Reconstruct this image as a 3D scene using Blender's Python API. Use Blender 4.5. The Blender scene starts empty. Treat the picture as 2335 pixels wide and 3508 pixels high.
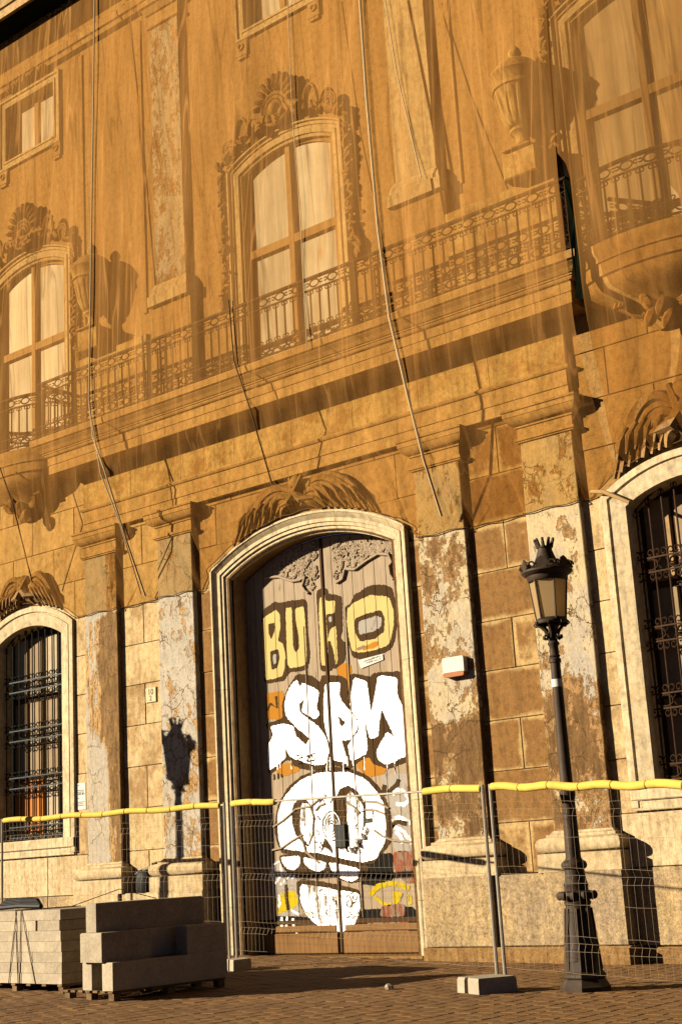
import bpy, math, random
import numpy as np
from mathutils import Vector, Matrix
random.seed(7)
rnd = random.Random(11)
scene = bpy.context.scene
COL = scene.collection
# ---------------------------------------------------------------- camera
HC = 1.4                       # eye height
F = 4900.0                     # focal length in photo pixels (2335 x 3508)
CX, CY = 2335/2, 3508/2
yaw, pitch, roll = (math.radians(a) for a in (39.08882, 13.89417, -3.34309))
def cam_axes():
    cy, sy, cp, sp = math.cos(yaw), math.sin(yaw), math.cos(pitch), math.sin(pitch)
    f = Vector((-sy*cp, cy*cp, sp)); r = Vector((cy, sy, 0)); u = r.cross(f)
    cr, sr = math.cos(roll), math.sin(roll)
    return r*cr + u*sr, -r*sr + u*cr, f
RT, UP, FW = cam_axes()
cam = bpy.data.cameras.new('camera'); cam_ob = bpy.data.objects.new('camera', cam); COL.objects.link(cam_ob)
cam.sensor_fit = 'VERTICAL'; cam.sensor_height = 36.0; cam.lens = F/3508*36.0
cam.clip_start = 0.1; cam.clip_end = 2000
m = Matrix((RT, UP, -FW)).transposed().to_4x4(); m.translation = (0, 0, HC)
cam_ob.matrix_world = m
scene.camera = cam_ob
# ---------------------------------------------------------------- light
SUN_AZ, SUN_EL = math.radians(48), math.radians(19)     # azimuth left of the facade normal
sdir = Vector((-math.sin(SUN_AZ)*math.cos(SUN_EL), -math.cos(SUN_AZ)*math.cos(SUN_EL), math.sin(SUN_EL)))
world = bpy.data.worlds.new('World'); scene.world = world; world.use_nodes = True
wn = world.node_tree; bg = wn.nodes['Background']
sky = wn.nodes.new('ShaderNodeTexSky'); sky.sky_type = 'NISHITA'; sky.sun_disc = False
sky.sun_elevation = SUN_EL; sky.sun_rotation = math.atan2(sdir.x, sdir.y)
sky.dust_density = 0.05; sky.ozone_density = 0.5; sky.air_density = 0.06
wn.links.new(sky.outputs[0], bg.inputs[0]); bg.inputs[1].default_value = 0.05
sl = bpy.data.lights.new('sun', 'SUN'); sl.energy = 5.0; sl.angle = math.radians(0.53); sl.color = (1.0, 0.86, 0.66)
sun = bpy.data.objects.new('sun', sl); COL.objects.link(sun); sun.location = sdir*60
sun.rotation_euler = sdir.to_track_quat('Z', 'Y').to_euler()
scene.view_settings.view_transform = 'Standard'; scene.view_settings.look = 'None'
scene.view_settings.exposure = 2.1; scene.view_settings.gamma = 1.0
scene.view_settings.use_curve_mapping = False
# ---------------------------------------------------------------- measuring: photo pixel -> point on a plane of the place
def ray(x, y):
    return RT*((x-CX)/F) - UP*((y-CY)/F) + FW
XC = -14.94                    # centre line of the facade
def pl(x, y, Y):               # pixel on the upright plane at depth Y -> (u, z), u measured from the centre line
    d = ray(x, y); t = Y/d.y
    return d.x*t - XC, d.z*t + HC
G, GX = 0.02, -11.7            # the street falls gently to the right
def gz(X): return -G*(X-GX)
def gr(x, y, dz=0.0):
    d = ray(x, y); t = (-HC+dz+G*GX)/(d.z+G*d.x)
    return Vector((d.x*t, d.y*t, d.z*t+HC))
YW, YS, YP, YB, YD = 17.40, 17.30, 17.10, 16.60, 17.80   # wall, shafts, pedestals, balcony front, door
# ---------------------------------------------------------------- materials
class NB:
    def __init__(s, name, rough=0.92, spec=0.04):
        s.m = bpy.data.materials.new(name); s.m.use_nodes = True
        s.t = s.m.node_tree; s.b = s.t.nodes['Principled BSDF']
        s.b.inputs['Roughness'].default_value = rough
        s.b.inputs['Specular IOR Level'].default_value = spec
        s._c = None
    def n(s, k): return s.t.nodes.new(k)
    def put(s, sock, v):
        if isinstance(v, (int, float)): sock.default_value = v
        elif isinstance(v, (tuple, list)):
            sock.default_value = (*v, 1.0) if len(v) == 3 and len(sock.default_value) == 4 else v
        else: s.t.links.new(v, sock)
    def co(s):
        if s._c is None: s._c = s.n('ShaderNodeTexCoord').outputs['Object']
        return s._c
    def vec(s, sc=(1, 1, 1), off=(0, 0, 0), src=None):
        a = s.n('ShaderNodeMapping'); s.put(a.inputs['Vector'], src or s.co())
        a.inputs['Scale'].default_value = sc; a.inputs['Location'].default_value = off
        return a.outputs[0]
    def noise(s, v, scale, detail=5, rough=0.55, dist=0.0, col=False):
        a = s.n('ShaderNodeTexNoise'); s.put(a.inputs['Vector'], v)
        a.inputs['Scale'].default_value = scale; a.inputs['Detail'].default_value = detail
        a.inputs['Roughness'].default_value = rough; a.inputs['Distortion'].default_value = dist
        return a.outputs['Color' if col else 'Fac']
    def voro(s, v, scale, feature='DISTANCE_TO_EDGE'):
        a = s.n('ShaderNodeTexVoronoi'); a.feature = feature; s.put(a.inputs['Vector'], v)
        a.inputs['Scale'].default_value = scale
        return a.outputs['Distance']
    def ramp(s, f, stops, interp='LINEAR'):
        a = s.n('ShaderNodeValToRGB'); s.put(a.inputs[0], f); e = a.color_ramp.elements
        a.color_ramp.interpolation = interp
        while len(e) < len(stops): e.new(0.5)
        for i, (p, c) in enumerate(stops):
            e[i].position = p; c = (c, c, c) if isinstance(c, (int, float)) else c
            e[i].color = (*c, 1)
        return a.outputs[0]
    def mix(s, f, a, b, mode='MIX'):
        q = s.n('ShaderNodeMix'); q.data_type = 'RGBA'; q.blend_type = mode
        s.put(q.inputs[0], f); s.put(q.inputs[6], a); s.put(q.inputs[7], b)
        return q.outputs[2]
    def math(s, op, a, b=0.0, clamp=False):
        q = s.n('ShaderNodeMath'); q.operation = op; q.use_clamp = clamp
        s.put(q.inputs[0], a); s.put(q.inputs[1], b)
        return q.outputs[0]
    def sep(s, v=None):
        q = s.n('ShaderNodeSeparateXYZ'); s.put(q.inputs[0], v or s.co()); return q.outputs
    def rand(s):
        return s.n('ShaderNodeObjectInfo').outputs['Random']
    def bump(s, h, dist=0.01, strength=1.0):
        q = s.n('ShaderNodeBump'); s.put(q.inputs['Height'], h)
        q.inputs['Distance'].default_value = dist; q.inputs['Strength'].default_value = strength
        s.t.links.new(q.outputs[0], s.b.inputs['Normal'])
    def color(s, c): s.put(s.b.inputs['Base Color'], c)

K = 0.37                       # photographic tones -> real surface albedo
def al(c, k=K): return tuple(x*k for x in c)
def stone(name, light, dark, amount=0.5, scale=1.3, streak=0.5, var=0.15, bump=0.012, off=0.0, soft=0.12, grain=0.35, edge=0.0):
    b = NB(name); light, dark = al(light), al(dark)
    v = b.vec((1, 1, 1), (off, off*2, off*3))
    big = b.noise(v, scale, 8, 0.62)
    st = b.noise(b.vec((1, 1, 0.12), (off+5, 0, 0)), scale*5, 5, 0.6)
    f = b.math('ADD', b.math('MULTIPLY', big, 1-streak*0.5), b.math('MULTIPLY', st, streak*0.5))
    f = b.math('ADD', f, b.math('MULTIPLY', b.math('SUBTRACT', b.rand(), 0.5), var))
    mid = b.noise(b.vec((1, 1, 0.6), (off, 8, 0)), scale*6, 8, 0.7)
    f = b.math('ADD', b.math('MULTIPLY', f, 0.72), b.math('MULTIPLY', mid, 0.28))
    if edge:                   # paler worn rims of each block
        ge = b.sep(b.n('ShaderNodeTexCoord').outputs['Generated'])
        e1 = b.math('MINIMUM', ge[0], b.math('SUBTRACT', 1.0, ge[0])); e2 = b.math('MINIMUM', ge[2], b.math('SUBTRACT', 1.0, ge[2]))
        em = b.ramp(b.math('MINIMUM', e1, e2), [(0.0, edge), (0.05, edge*0.6), (0.16, 0.0)])
        f = b.math('SUBTRACT', f, b.math('MULTIPLY', em, b.math('MULTIPLY', mid, 1.4)))
    th = 1-amount
    mask = b.ramp(f, [(max(th-soft, 0), 0.0), (min(th+soft, 1), 1.0)])
    fine = b.noise(v, 38, 6, 0.7)
    c = b.mix(mask, light, dark)
    c = b.mix(grain, c, b.ramp(fine, [(0.34, 0.25), (0.5, 0.95), (0.70, 1.35)]), 'MULTIPLY')
    blot = b.noise(b.vec((1, 1, 0.8), (off, 1, 7)), 11, 6, 0.7)
    c = b.mix(0.6, c, b.ramp(blot, [(0.34, 0.5), (0.5, 1.0), (0.68, 1.3)]), 'MULTIPLY')
    c = b.mix(0.55, c, b.ramp(st, [(0.32, 0.55), (0.5, 1.0), (0.7, 1.25)]), 'MULTIPLY')
    pits = b.ramp(b.noise(v, 14, 3, 0.6), [(0.62, 0.0), (0.72, 1.0)])
    c = b.mix(b.math('MULTIPLY', pits, 0.35), c, tuple(x*0.55 for x in dark))
    b.color(c)
    b.bump(b.math('ADD', b.math('MULTIPLY', fine, 0.5), b.math('MULTIPLY', big, 1.0)), bump, 0.7)
    return b.m

CREAM, CREAM2 = (0.70, 0.515, 0.26), (0.46, 0.28, 0.105)
BROWN, BROWN2 = (0.33, 0.175, 0.06), (0.22, 0.11, 0.036)
M = {}
M['stone_cream'] = stone('pale ashlar', CREAM, (0.42, 0.26, 0.11), 0.44, 1.6, 0.4, 0.22, soft=0.06)
M['stone_brown'] = stone('weathered ashlar', (0.60, 0.40, 0.165), (0.30, 0.155, 0.05), 0.60, 1.5, 0.35, 0.22, soft=0.05, edge=0.30)
M['stone_up'] = stone('upper ashlar', (0.60, 0.39, 0.17), (0.46, 0.27, 0.10), 0.5, 0.5, 0.5, 0.1, soft=0.25)
M['surround'] = stone('dressed limestone', (0.76, 0.61, 0.37), (0.58, 0.41, 0.20), 0.40, 2.5, 0.6, 0.1, bump=0.006, grain=0.2)
M['mould'] = stone('moulded stone', (0.66, 0.45, 0.20), (0.43, 0.25, 0.095), 0.45, 2.2, 0.4, 0.12, bump=0.008)
M['frieze'] = stone('frieze stone', (0.68, 0.49, 0.21), (0.44, 0.26, 0.095), 0.48, 2.6, 0.15, 0.1, soft=0.06)
M['carved'] = stone('carved stone', (0.52, 0.33, 0.135), (0.30, 0.165, 0.06), 0.5, 4, 0.3, 0.1)
M['base_stone'] = stone('pedestal stone', (0.73, 0.56, 0.32), (0.52, 0.36, 0.17), 0.42, 2.0, 0.3, 0.1)
M['dado'] = stone('rough dado', (0.62, 0.44, 0.21), (0.42, 0.31, 0.19), 0.5, 1.6, 0.2, 0.15, bump=0.02, grain=0.7)
M['plinth'] = stone('plinth stone', (0.40, 0.235, 0.085), (0.27, 0.14, 0.045), 0.5, 3, 0.2, 0.1, bump=0.02, grain=0.6)
M['joint'] = stone('recessed mortar', (0.22, 0.12, 0.045), (0.13, 0.07, 0.025), 0.5, 5, 0.1, 0)

def plaster(name, skin, skin2, under, stops, scale=2.2, stretch=0.55, crack=1.7, crack_w=0.018, off=0.0, side=None, streaky=0.0):
    """peeling plaster: `stops` = share of lost skin by height (z 1.6 .. 7.6)"""
    b = NB(name); skin, skin2, under = al(skin), al(skin2), al(under)
    v = b.vec((1, 1, stretch), (off, 0, off))
    n1 = b.math('ADD', b.math('MULTIPLY', b.noise(v, scale, 10, 0.68, 0.2), 0.60), b.math('MULTIPLY', b.noise(b.vec((1, 1, 0.7), (off, 2, 0)), scale*4.0, 8, 0.72, 0.4), 0.40))
    xyz = b.sep()
    zz = b.math('DIVIDE', b.math('SUBTRACT', xyz[2], 1.6), 6.0, True)
    am = b.ramp(zz, [(p, c) for p, c in stops])
    f = n1
    if streaky:
        f = b.math('ADD', b.math('MULTIPLY', n1, 1-streaky), b.math('MULTIPLY', b.noise(b.vec((1, 1, 0.14), (off+3, 0, 0)), 9, 6, 0.65), streaky))
    if side is not None:       # (u0, u1): the skin is lost towards u1
        f = b.math('ADD', f, b.ramp(b.math('DIVIDE', b.math('SUBTRACT', xyz[0], side[0]), side[1]-side[0], True), [(0.25, 0.0), (0.6, 0.28)]))
        f = b.math('SUBTRACT', f, 0.16)
    d = b.math('SUBTRACT', f, b.math('SUBTRACT', 1.0, am))
    mask = b.ramp(b.math('ADD', d, 0.5), [(0.492, 0.0), (0.508, 1.0)])
    dv = b.mix(0.40, b.co(), b.noise(b.vec((1, 1, 1), (off, 9, 0)), 2.3, 5, 0.6, 0, True), 'ADD')
    ck = b.voro(b.vec((1, 1, 0.75), (off*1.7, 0, 2), dv), crack)
    cm = b.ramp(b.math('ADD', ck, b.math('MULTIPLY', b.math('SUBTRACT', b.noise(v, 16, 4, 0.7), 0.5), crack_w*2.5)), [(0.0, 1.0), (crack_w*0.5, 1.0), (crack_w*1.2, 0.0)])
    cm = b.math('MULTIPLY', cm, b.ramp(b.noise(v, 1.3, 3, 0.5), [(0.44, 0.0), (0.54, 1.0)]))
    fine = b.noise(v, 30, 6, 0.7)
    sk = b.mix(b.ramp(b.noise(b.vec((1, 1, 0.5), (off+7, 1, 1)), 1.9, 6, 0.6), [(0.42, 0.0), (0.58, 1.0)]), skin, skin2)
    un = b.mix(b.ramp(b.noise(b.vec((1, 1, 0.22), (off, 4, 0)), 11, 7, 0.72), [(0.38, 0.0), (0.62, 1.0)]), tuple(x*0.45 for x in under), tuple(min(1, x*1.55) for x in under))
    lay2 = b.ramp(b.math('ADD', d, 0.5), [(0.535, 0.0), (0.55, 1.0)])     # a second, deeper loss inside the first
    un2 = b.mix(0.65, un, al((0.16, 0.085, 0.032)))
    rim = b.mix(0.5, un, tuple(min(1, x*1.9) for x in under))
    c = b.mix(mask, sk, b.mix(lay2, rim, un2))
    c = b.mix(cm, c, tuple(x*0.55 for x in under))
    c = b.mix(0.5, c, b.ramp(fine, [(0.32, 0.35), (0.5, 0.95), (0.70, 1.3)]), 'MULTIPLY')
    c = b.mix(0.45, c, b.ramp(b.noise(b.vec((1, 1, 0.4), (off, 6, 7)), 10, 6, 0.7), [(0.34, 0.5), (0.5, 1.0), (0.68, 1.25)]), 'MULTIPLY')
    b.color(c)
    h = b.math('SUBTRACT', b.math('SUBTRACT', b.math('MULTIPLY', fine, 0.15), mask), b.math('MULTIPLY', cm, 0.8))
    b.bump(h, 0.02, 0.9)
    return b.m
GREY, GREY2 = (0.52, 0.45, 0.345), (0.56, 0.47, 0.33)
PCREAM = (0.66, 0.515, 0.29)
M['pil1'] = plaster('peeling plaster a', GREY, GREY2, (0.44, 0.27, 0.11), [(0.0, 0.42), (0.12, 0.46), (0.33, 0.47), (0.40, 0.66), (0.74, 0.66), (0.76, 0.42), (1.0, 0.44)], 2.6, 0.5, 2.2, 0.006, 2.0, (-5.27, -4.38), 0.5)
M['pil2'] = plaster('peeling plaster b', GREY, (0.57, 0.50, 0.385), (0.42, 0.25, 0.10), [(0.0, 0.455), (0.3, 0.445), (0.74, 0.45), (0.78, 0.42), (1.0, 0.42)], 2.3, 0.9, 3.0, 0.014, 5.0)
M['pil3'] = plaster('peeling plaster c', PCREAM, GREY2, (0.29, 0.17, 0.07), [(0.0, 0.53), (0.08, 0.60), (0.28, 0.60), (0.32, 0.46), (0.5, 0.49), (0.76, 0.50), (0.78, 0.42), (1.0, 0.46)], 2.8, 0.7, 2.8, 0.010, 9.0)
M['pil4'] = plaster('peeling plaster d', PCREAM, GREY, (0.31, 0.18, 0.072), [(0.0, 0.53), (0.06, 0.56), (0.30, 0.58), (0.38, 0.46), (0.6, 0.43), (0.76, 0.45), (0.78, 0.44), (1.0, 0.46)], 2.6, 0.6, 2.6, 0.009, 14.0)
M['pil_up'] = plaster('upper peeling plaster', (0.60, 0.55, 0.46), (0.64, 0.56, 0.42), (0.36, 0.21, 0.09), [(0.0, 0.47), (1.0, 0.47)], 4.0, 0.5, 2.4, 0.0, 21.0)

def plain(name, c, rough=0.7, metal=0.0, var=0.3, scale=12, bump=0.003, spec=0.08):
    b = NB(name, rough, spec); c = al(c); b.b.inputs['Metallic'].default_value = metal
    n1 = b.noise(b.vec(), scale, 6, 0.65); n2 = b.noise(b.vec(), scale*0.15, 4, 0.6)
    f = b.math('ADD', b.math('MULTIPLY', n1, 0.6), b.math('MULTIPLY', n2, 0.4))
    f = b.math('ADD', f, b.math('MULTIPLY', b.math('SUBTRACT', b.rand(), 0.5), var*0.4))
    b.color(b.ramp(f, [(0.3, tuple(x*(1-var) for x in c)), (0.7, tuple(min(1, x*(1+var)) for x in c))]))
    b.bump(n1, bump, 0.6)
    return b.m
M['iron'] = plain('black wrought iron', (0.014, 0.017, 0.013), 0.55, 0.0, 0.4, 25)
M['iron_rust'] = plain('rusty wrought iron', (0.06, 0.028, 0.011), 0.75, 0.0, 0.5, 18)
M['lampiron'] = plain('dark cast iron', (0.05, 0.032, 0.018), 0.6, 0.0, 0.6, 9, 0.004)
M['galv'] = plain('galvanised steel', (0.42, 0.37, 0.29), 0.45, 0.35, 0.25, 20)
M['wire'] = plain('fence wire', (0.24, 0.18, 0.11), 0.5, 0.2, 0.2, 10)
M['yellow'] = plain('yellow foam', (0.80, 0.56, 0.10), 0.8, 0, 0.22, 5)
M['concrete'] = plain('cast concrete', (0.46, 0.39, 0.28), 0.9, 0, 0.22, 22, 0.006)
M['shade_soffit'] = plain('near-black eave shade', (0.016, 0.022, 0.012), 1.0, 0, 0.4, 8, 0.003, 0.0)  # near-black: the deep shade under the eaves put into the colour
M['tarp'] = plain('dark green torn mesh', (0.006, 0.009, 0.006), 1.0, 0, 0.5, 9, 0.003, 0.0)
M['granite'] = plain('grey granite', (0.47, 0.39, 0.27), 0.85, 0, 0.36, 34, 0.006)
M['pallet'] = plain('rough pallet wood', (0.22, 0.13, 0.06), 0.9, 0, 0.5, 14)
M['black'] = plain('black plastic', (0.012, 0.012, 0.010), 0.6, 0, 0.4, 20, 0.01)
M['strap'] = plain('dark strap', (0.10, 0.055, 0.02), 0.6)
M['paper'] = plain('white paper', (0.78, 0.74, 0.66), 0.8, 0, 0.06)
M['ink'] = plain('grey print', (0.22, 0.20, 0.17), 0.8, 0, 0.2)
M['alarm_w'] = plain('white plastic', (0.82, 0.76, 0.62), 0.5, 0, 0.05)
M['alarm_o'] = plain('orange plastic', (0.42, 0.12, 0.012), 0.45, 0, 0.1)
M['plate'] = plain('enamel plate', (0.72, 0.55, 0.30), 0.6, 0, 0.12)
M['curtain'] = plain('pale curtain', (0.66, 0.60, 0.45), 0.9, 0, 0.10, 2)
M['shutter'] = plain('brown shutter', (0.36, 0.25, 0.135), 0.8, 0, 0.25, 6)
M['shutter_p'] = plain('pale shutter', (0.55, 0.44, 0.28), 0.8, 0, 0.2, 6)
M['orange'] = plain('orange boards', (0.55, 0.20, 0.035), 0.8, 0, 0.25, 6)
M['winwood'] = plain('window wood', (0.46, 0.29, 0.12), 0.75, 0, 0.25, 10)
M['rope'] = plain('pale rope', (0.60, 0.44, 0.24), 0.9, 0, 0.2, 30)
M['darkrope'] = plain('dark rope', (0.13, 0.072, 0.026), 0.9, 0, 0.2, 30)
b = NB('pale pane with painted folds', 0.65, 0.15)
cf = b.math('ADD', b.math('MULTIPLY', b.noise(b.vec((1, 1, 0.04)), 7, 4, 0.6), 0.6), b.math('MULTIPLY', b.noise(b.vec((1, 1, 0.7)), 1.1, 4, 0.6), 0.4))  # curtain folds put into the pane colour as soft light and dark streaks
cf = b.math('ADD', cf, b.math('MULTIPLY', b.math('SUBTRACT', b.rand(), 0.5), 0.22))
b.color(b.ramp(cf, [(0.32, (0.13, 0.127, 0.113)), (0.5, (0.25, 0.245, 0.225)), (0.66, (0.37, 0.365, 0.34))])); M['pane'] = b.m
b = NB('shaded pane', 0.65, 0.15)  # shaded copy of the pane: shadow and curtain folds put into the colour
cf = b.math('ADD', b.math('MULTIPLY', b.noise(b.vec((1, 1, 0.04)), 7, 4, 0.6), 0.6), b.math('MULTIPLY', b.noise(b.vec((1, 1, 0.7)), 1.1, 4, 0.6), 0.4))
cf = b.math('ADD', cf, b.math('MULTIPLY', b.math('SUBTRACT', b.rand(), 0.5), 0.22))
b.color(b.ramp(cf, [(0.32, (0.0776, 0.0621, 0.0414)), (0.5, (0.1552, 0.1257, 0.0850)), (0.66, (0.2306, 0.1892, 0.1294))])); M['pane_d'] = b.m
b = NB('frosted lantern glass', 0.35, 0.5)
b.color((0.27, 0.185, 0.085))
tr = b.n('ShaderNodeBsdfTranslucent'); tr.inputs[0].default_value = (0.42, 0.31, 0.15, 1)
ms = b.n('ShaderNodeMixShader'); ms.inputs[0].default_value = 0.5
b.t.links.new(b.b.outputs[0], ms.inputs[1]); b.t.links.new(tr.outputs[0], ms.inputs[2])
b.t.links.new(ms.outputs[0], b.t.nodes['Material Output'].inputs[0]); M['lglass'] = b.m
# weathered door wood and the paints on it
def wood(name, c, var=0.35):
    b = NB(name, 0.92, 0.04); c = al(c)
    g1 = b.noise(b.vec((1, 1, 0.05)), 30, 6, 0.65); g2 = b.noise(b.vec((1, 1, 0.4)), 2.5, 6, 0.6)
    f = b.math('ADD', b.math('MULTIPLY', g1, 0.55), b.math('MULTIPLY', g2, 0.45))
    cc = b.ramp(f, [(0.3, tuple(x*(1-var) for x in c)), (0.55, c), (0.75, tuple(x*(1+var) for x in c))])
    kn = b.ramp(b.noise(b.vec((1, 1, 0.3)), 9, 3, 0.6), [(0.68, 0.0), (0.74, 1.0)])
    b.color(b.mix(b.math('MULTIPLY', kn, 0.7), cc, tuple(x*0.3 for x in c)))
    b.bump(g1, 0.006, 0.8); return b.m
DW = (0.49, 0.375, 0.25)
M['door'] = wood('weathered door wood', DW)
M['door_dark'] = wood('dark door wood', (0.10, 0.055, 0.025))
M['door_low'] = wood('bare door wood', (0.30, 0.16, 0.06))
def paint(name, c, worn=0.33, drip=0.5, under=DW, rough=0.6, off=0.0):
    b = NB(name, 0.9, 0.03); under = al(under); c = c if min(c) > 0.6 else al(c)
    v = b.noise(b.vec((1, 1, 0.25), (off, 0, 0)), 14, 8, 0.7)
    w = b.noise(b.vec((1, 1, 1), (off, 3, 0)), 5, 8, 0.7)
    f = b.math('ADD', b.math('MULTIPLY', v, drip), b.math('MULTIPLY', w, 1-drip))
    mk = b.ramp(f, [(1-worn-0.03, 0.0), (1-worn+0.01, 1.0)])
    tone = b.ramp(b.noise(b.vec((1, 1, 0.6)), 3, 5, 0.6), [(0.3, tuple(x*0.86 for x in c)), (0.7, c)])
    b.color(b.mix(mk, tone, tuple(x*0.6 for x in under))); return b.m
M['p_white'] = paint('white spray paint', (0.74, 0.74, 0.72), 0.365, 0.6)
M['p_white2'] = paint('scratched white spray paint', (0.66, 0.65, 0.61), 0.45, 0.7)
M['p_yellow'] = paint('yellow spray paint', (0.76, 0.58, 0.22), 0.34, 0.75)
M['p_dark'] = paint('brown outline spray paint', (0.085, 0.048, 0.020), 0.24)
M['p_black'] = paint('black spray paint', (0.018, 0.016, 0.012), 0.30)
M['p_orange'] = paint('orange spray paint', (0.56, 0.24, 0.03), 0.34)
M['p_red'] = paint('red spray paint', (0.34, 0.10, 0.05), 0.50, 0.85)
M['p_lemon'] = paint('lemon spray paint', (0.70, 0.52, 0.012), 0.42, 0.8)
M['p_grey'] = paint('thin pale spray paint', (0.48, 0.43, 0.36), 0.42)
# debris net: brown open weave that lets light and view through
def net_mat(name, k, tint, add):
    b = NB(name, 0.95, 0.0)
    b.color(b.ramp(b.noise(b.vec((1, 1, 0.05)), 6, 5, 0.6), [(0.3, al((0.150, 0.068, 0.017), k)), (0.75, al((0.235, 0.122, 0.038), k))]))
    tp = b.n('ShaderNodeBsdfTransparent'); tp.inputs[0].default_value = tint
    ms = b.n('ShaderNodeMixShader')
    fold_ = b.noise(b.vec((1, 1, 0.035)), 5, 6, 0.6); fold2 = b.noise(b.vec((1, 1, 0.3)), 0.5, 3, 0.5)
    thread = b.noise(b.vec((1, 1, 0.02), (3, 0, 0)), 80, 3, 0.6)
    cov = b.ramp(b.math('ADD', b.math('MULTIPLY', fold_, 0.6), b.math('MULTIPLY', fold2, 0.4)), [(0.33, 0.24+add), (0.50, 0.33+add), (0.60, 0.44+add), (0.70, 0.60+add)])
    crease = b.noise(b.vec((1, 1, 0.045), (9, 0, 4)), 1.7, 3, 0.5, 0.4)
    cr_ = b.ramp(b.math('ABSOLUTE', b.math('SUBTRACT', crease, 0.5)), [(0.0, 1.0), (0.004, 0.7), (0.016, 0.0)])
    cov = b.math('ADD', cov, b.math('MULTIPLY', cr_, 0.34))
    sx = b.math('FRACT', b.math('DIVIDE', b.math('ADD', b.sep()[0], b.math('MULTIPLY', b.noise(b.vec((1, 1, 0.2)), 0.6, 2, 0.5), 0.3)), 1.93))
    cov = b.math('ADD', cov, b.ramp(sx, [(0.0, 0.16), (0.022, 0.16), (0.026, 0.0), (1.0, 0.0)]))     # sewn seams between widths
    cov = b.math('ADD', cov, b.math('MULTIPLY', b.math('SUBTRACT', thread, 0.5), 0.26), True)
    zf = b.ramp(b.math('DIVIDE', b.math('ADD', b.sep()[2], 0.5), 8.0, True), [(0.0, 0.62), (0.36, 0.60), (0.50, 1.0)])   # a second layer hangs above the balcony
    cov = b.math('MULTIPLY', cov, zf)
    b.t.links.new(cov, ms.inputs[0]); b.t.links.new(tp.outputs[0], ms.inputs[1]); b.t.links.new(b.b.outputs[0], ms.inputs[2])
    b.t.links.new(ms.outputs[0], b.t.nodes['Material Output'].inputs[0])
    return b.m
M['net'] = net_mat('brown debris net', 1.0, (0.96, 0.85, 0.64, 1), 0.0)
M['net2'] = net_mat('thicker brown debris net with painted shade', 0.68, (0.93, 0.77, 0.52, 1), 0.08)  # thicker weave, plus the right bay's partial shade put into its colour
# paving
b = NB('clay paving', 0.9, 0.15)
fn = b.noise(b.vec(), 22, 6, 0.7); bgn = b.noise(b.vec(), 0.9, 5, 0.6)
f = b.math('ADD', b.math('MULTIPLY', fn, 0.45), b.math('MULTIPLY', bgn, 0.55))
f = b.math('ADD', f, b.math('MULTIPLY', b.math('SUBTRACT', b.rand(), 0.5), 0.06))
b.color(b.ramp(f, [(0.3, (0.048, 0.0235, 0.007)), (0.5, (0.088, 0.044, 0.0128)), (0.72, (0.136, 0.072, 0.023))]))
b.bump(fn, 0.01, 0.9); M['paver'] = b.m
M['ground'] = stone('joint sand and asphalt', (0.13, 0.075, 0.033), (0.075, 0.046, 0.022), 0.5, 3, 0.1, 0, bump=0.02)
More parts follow.
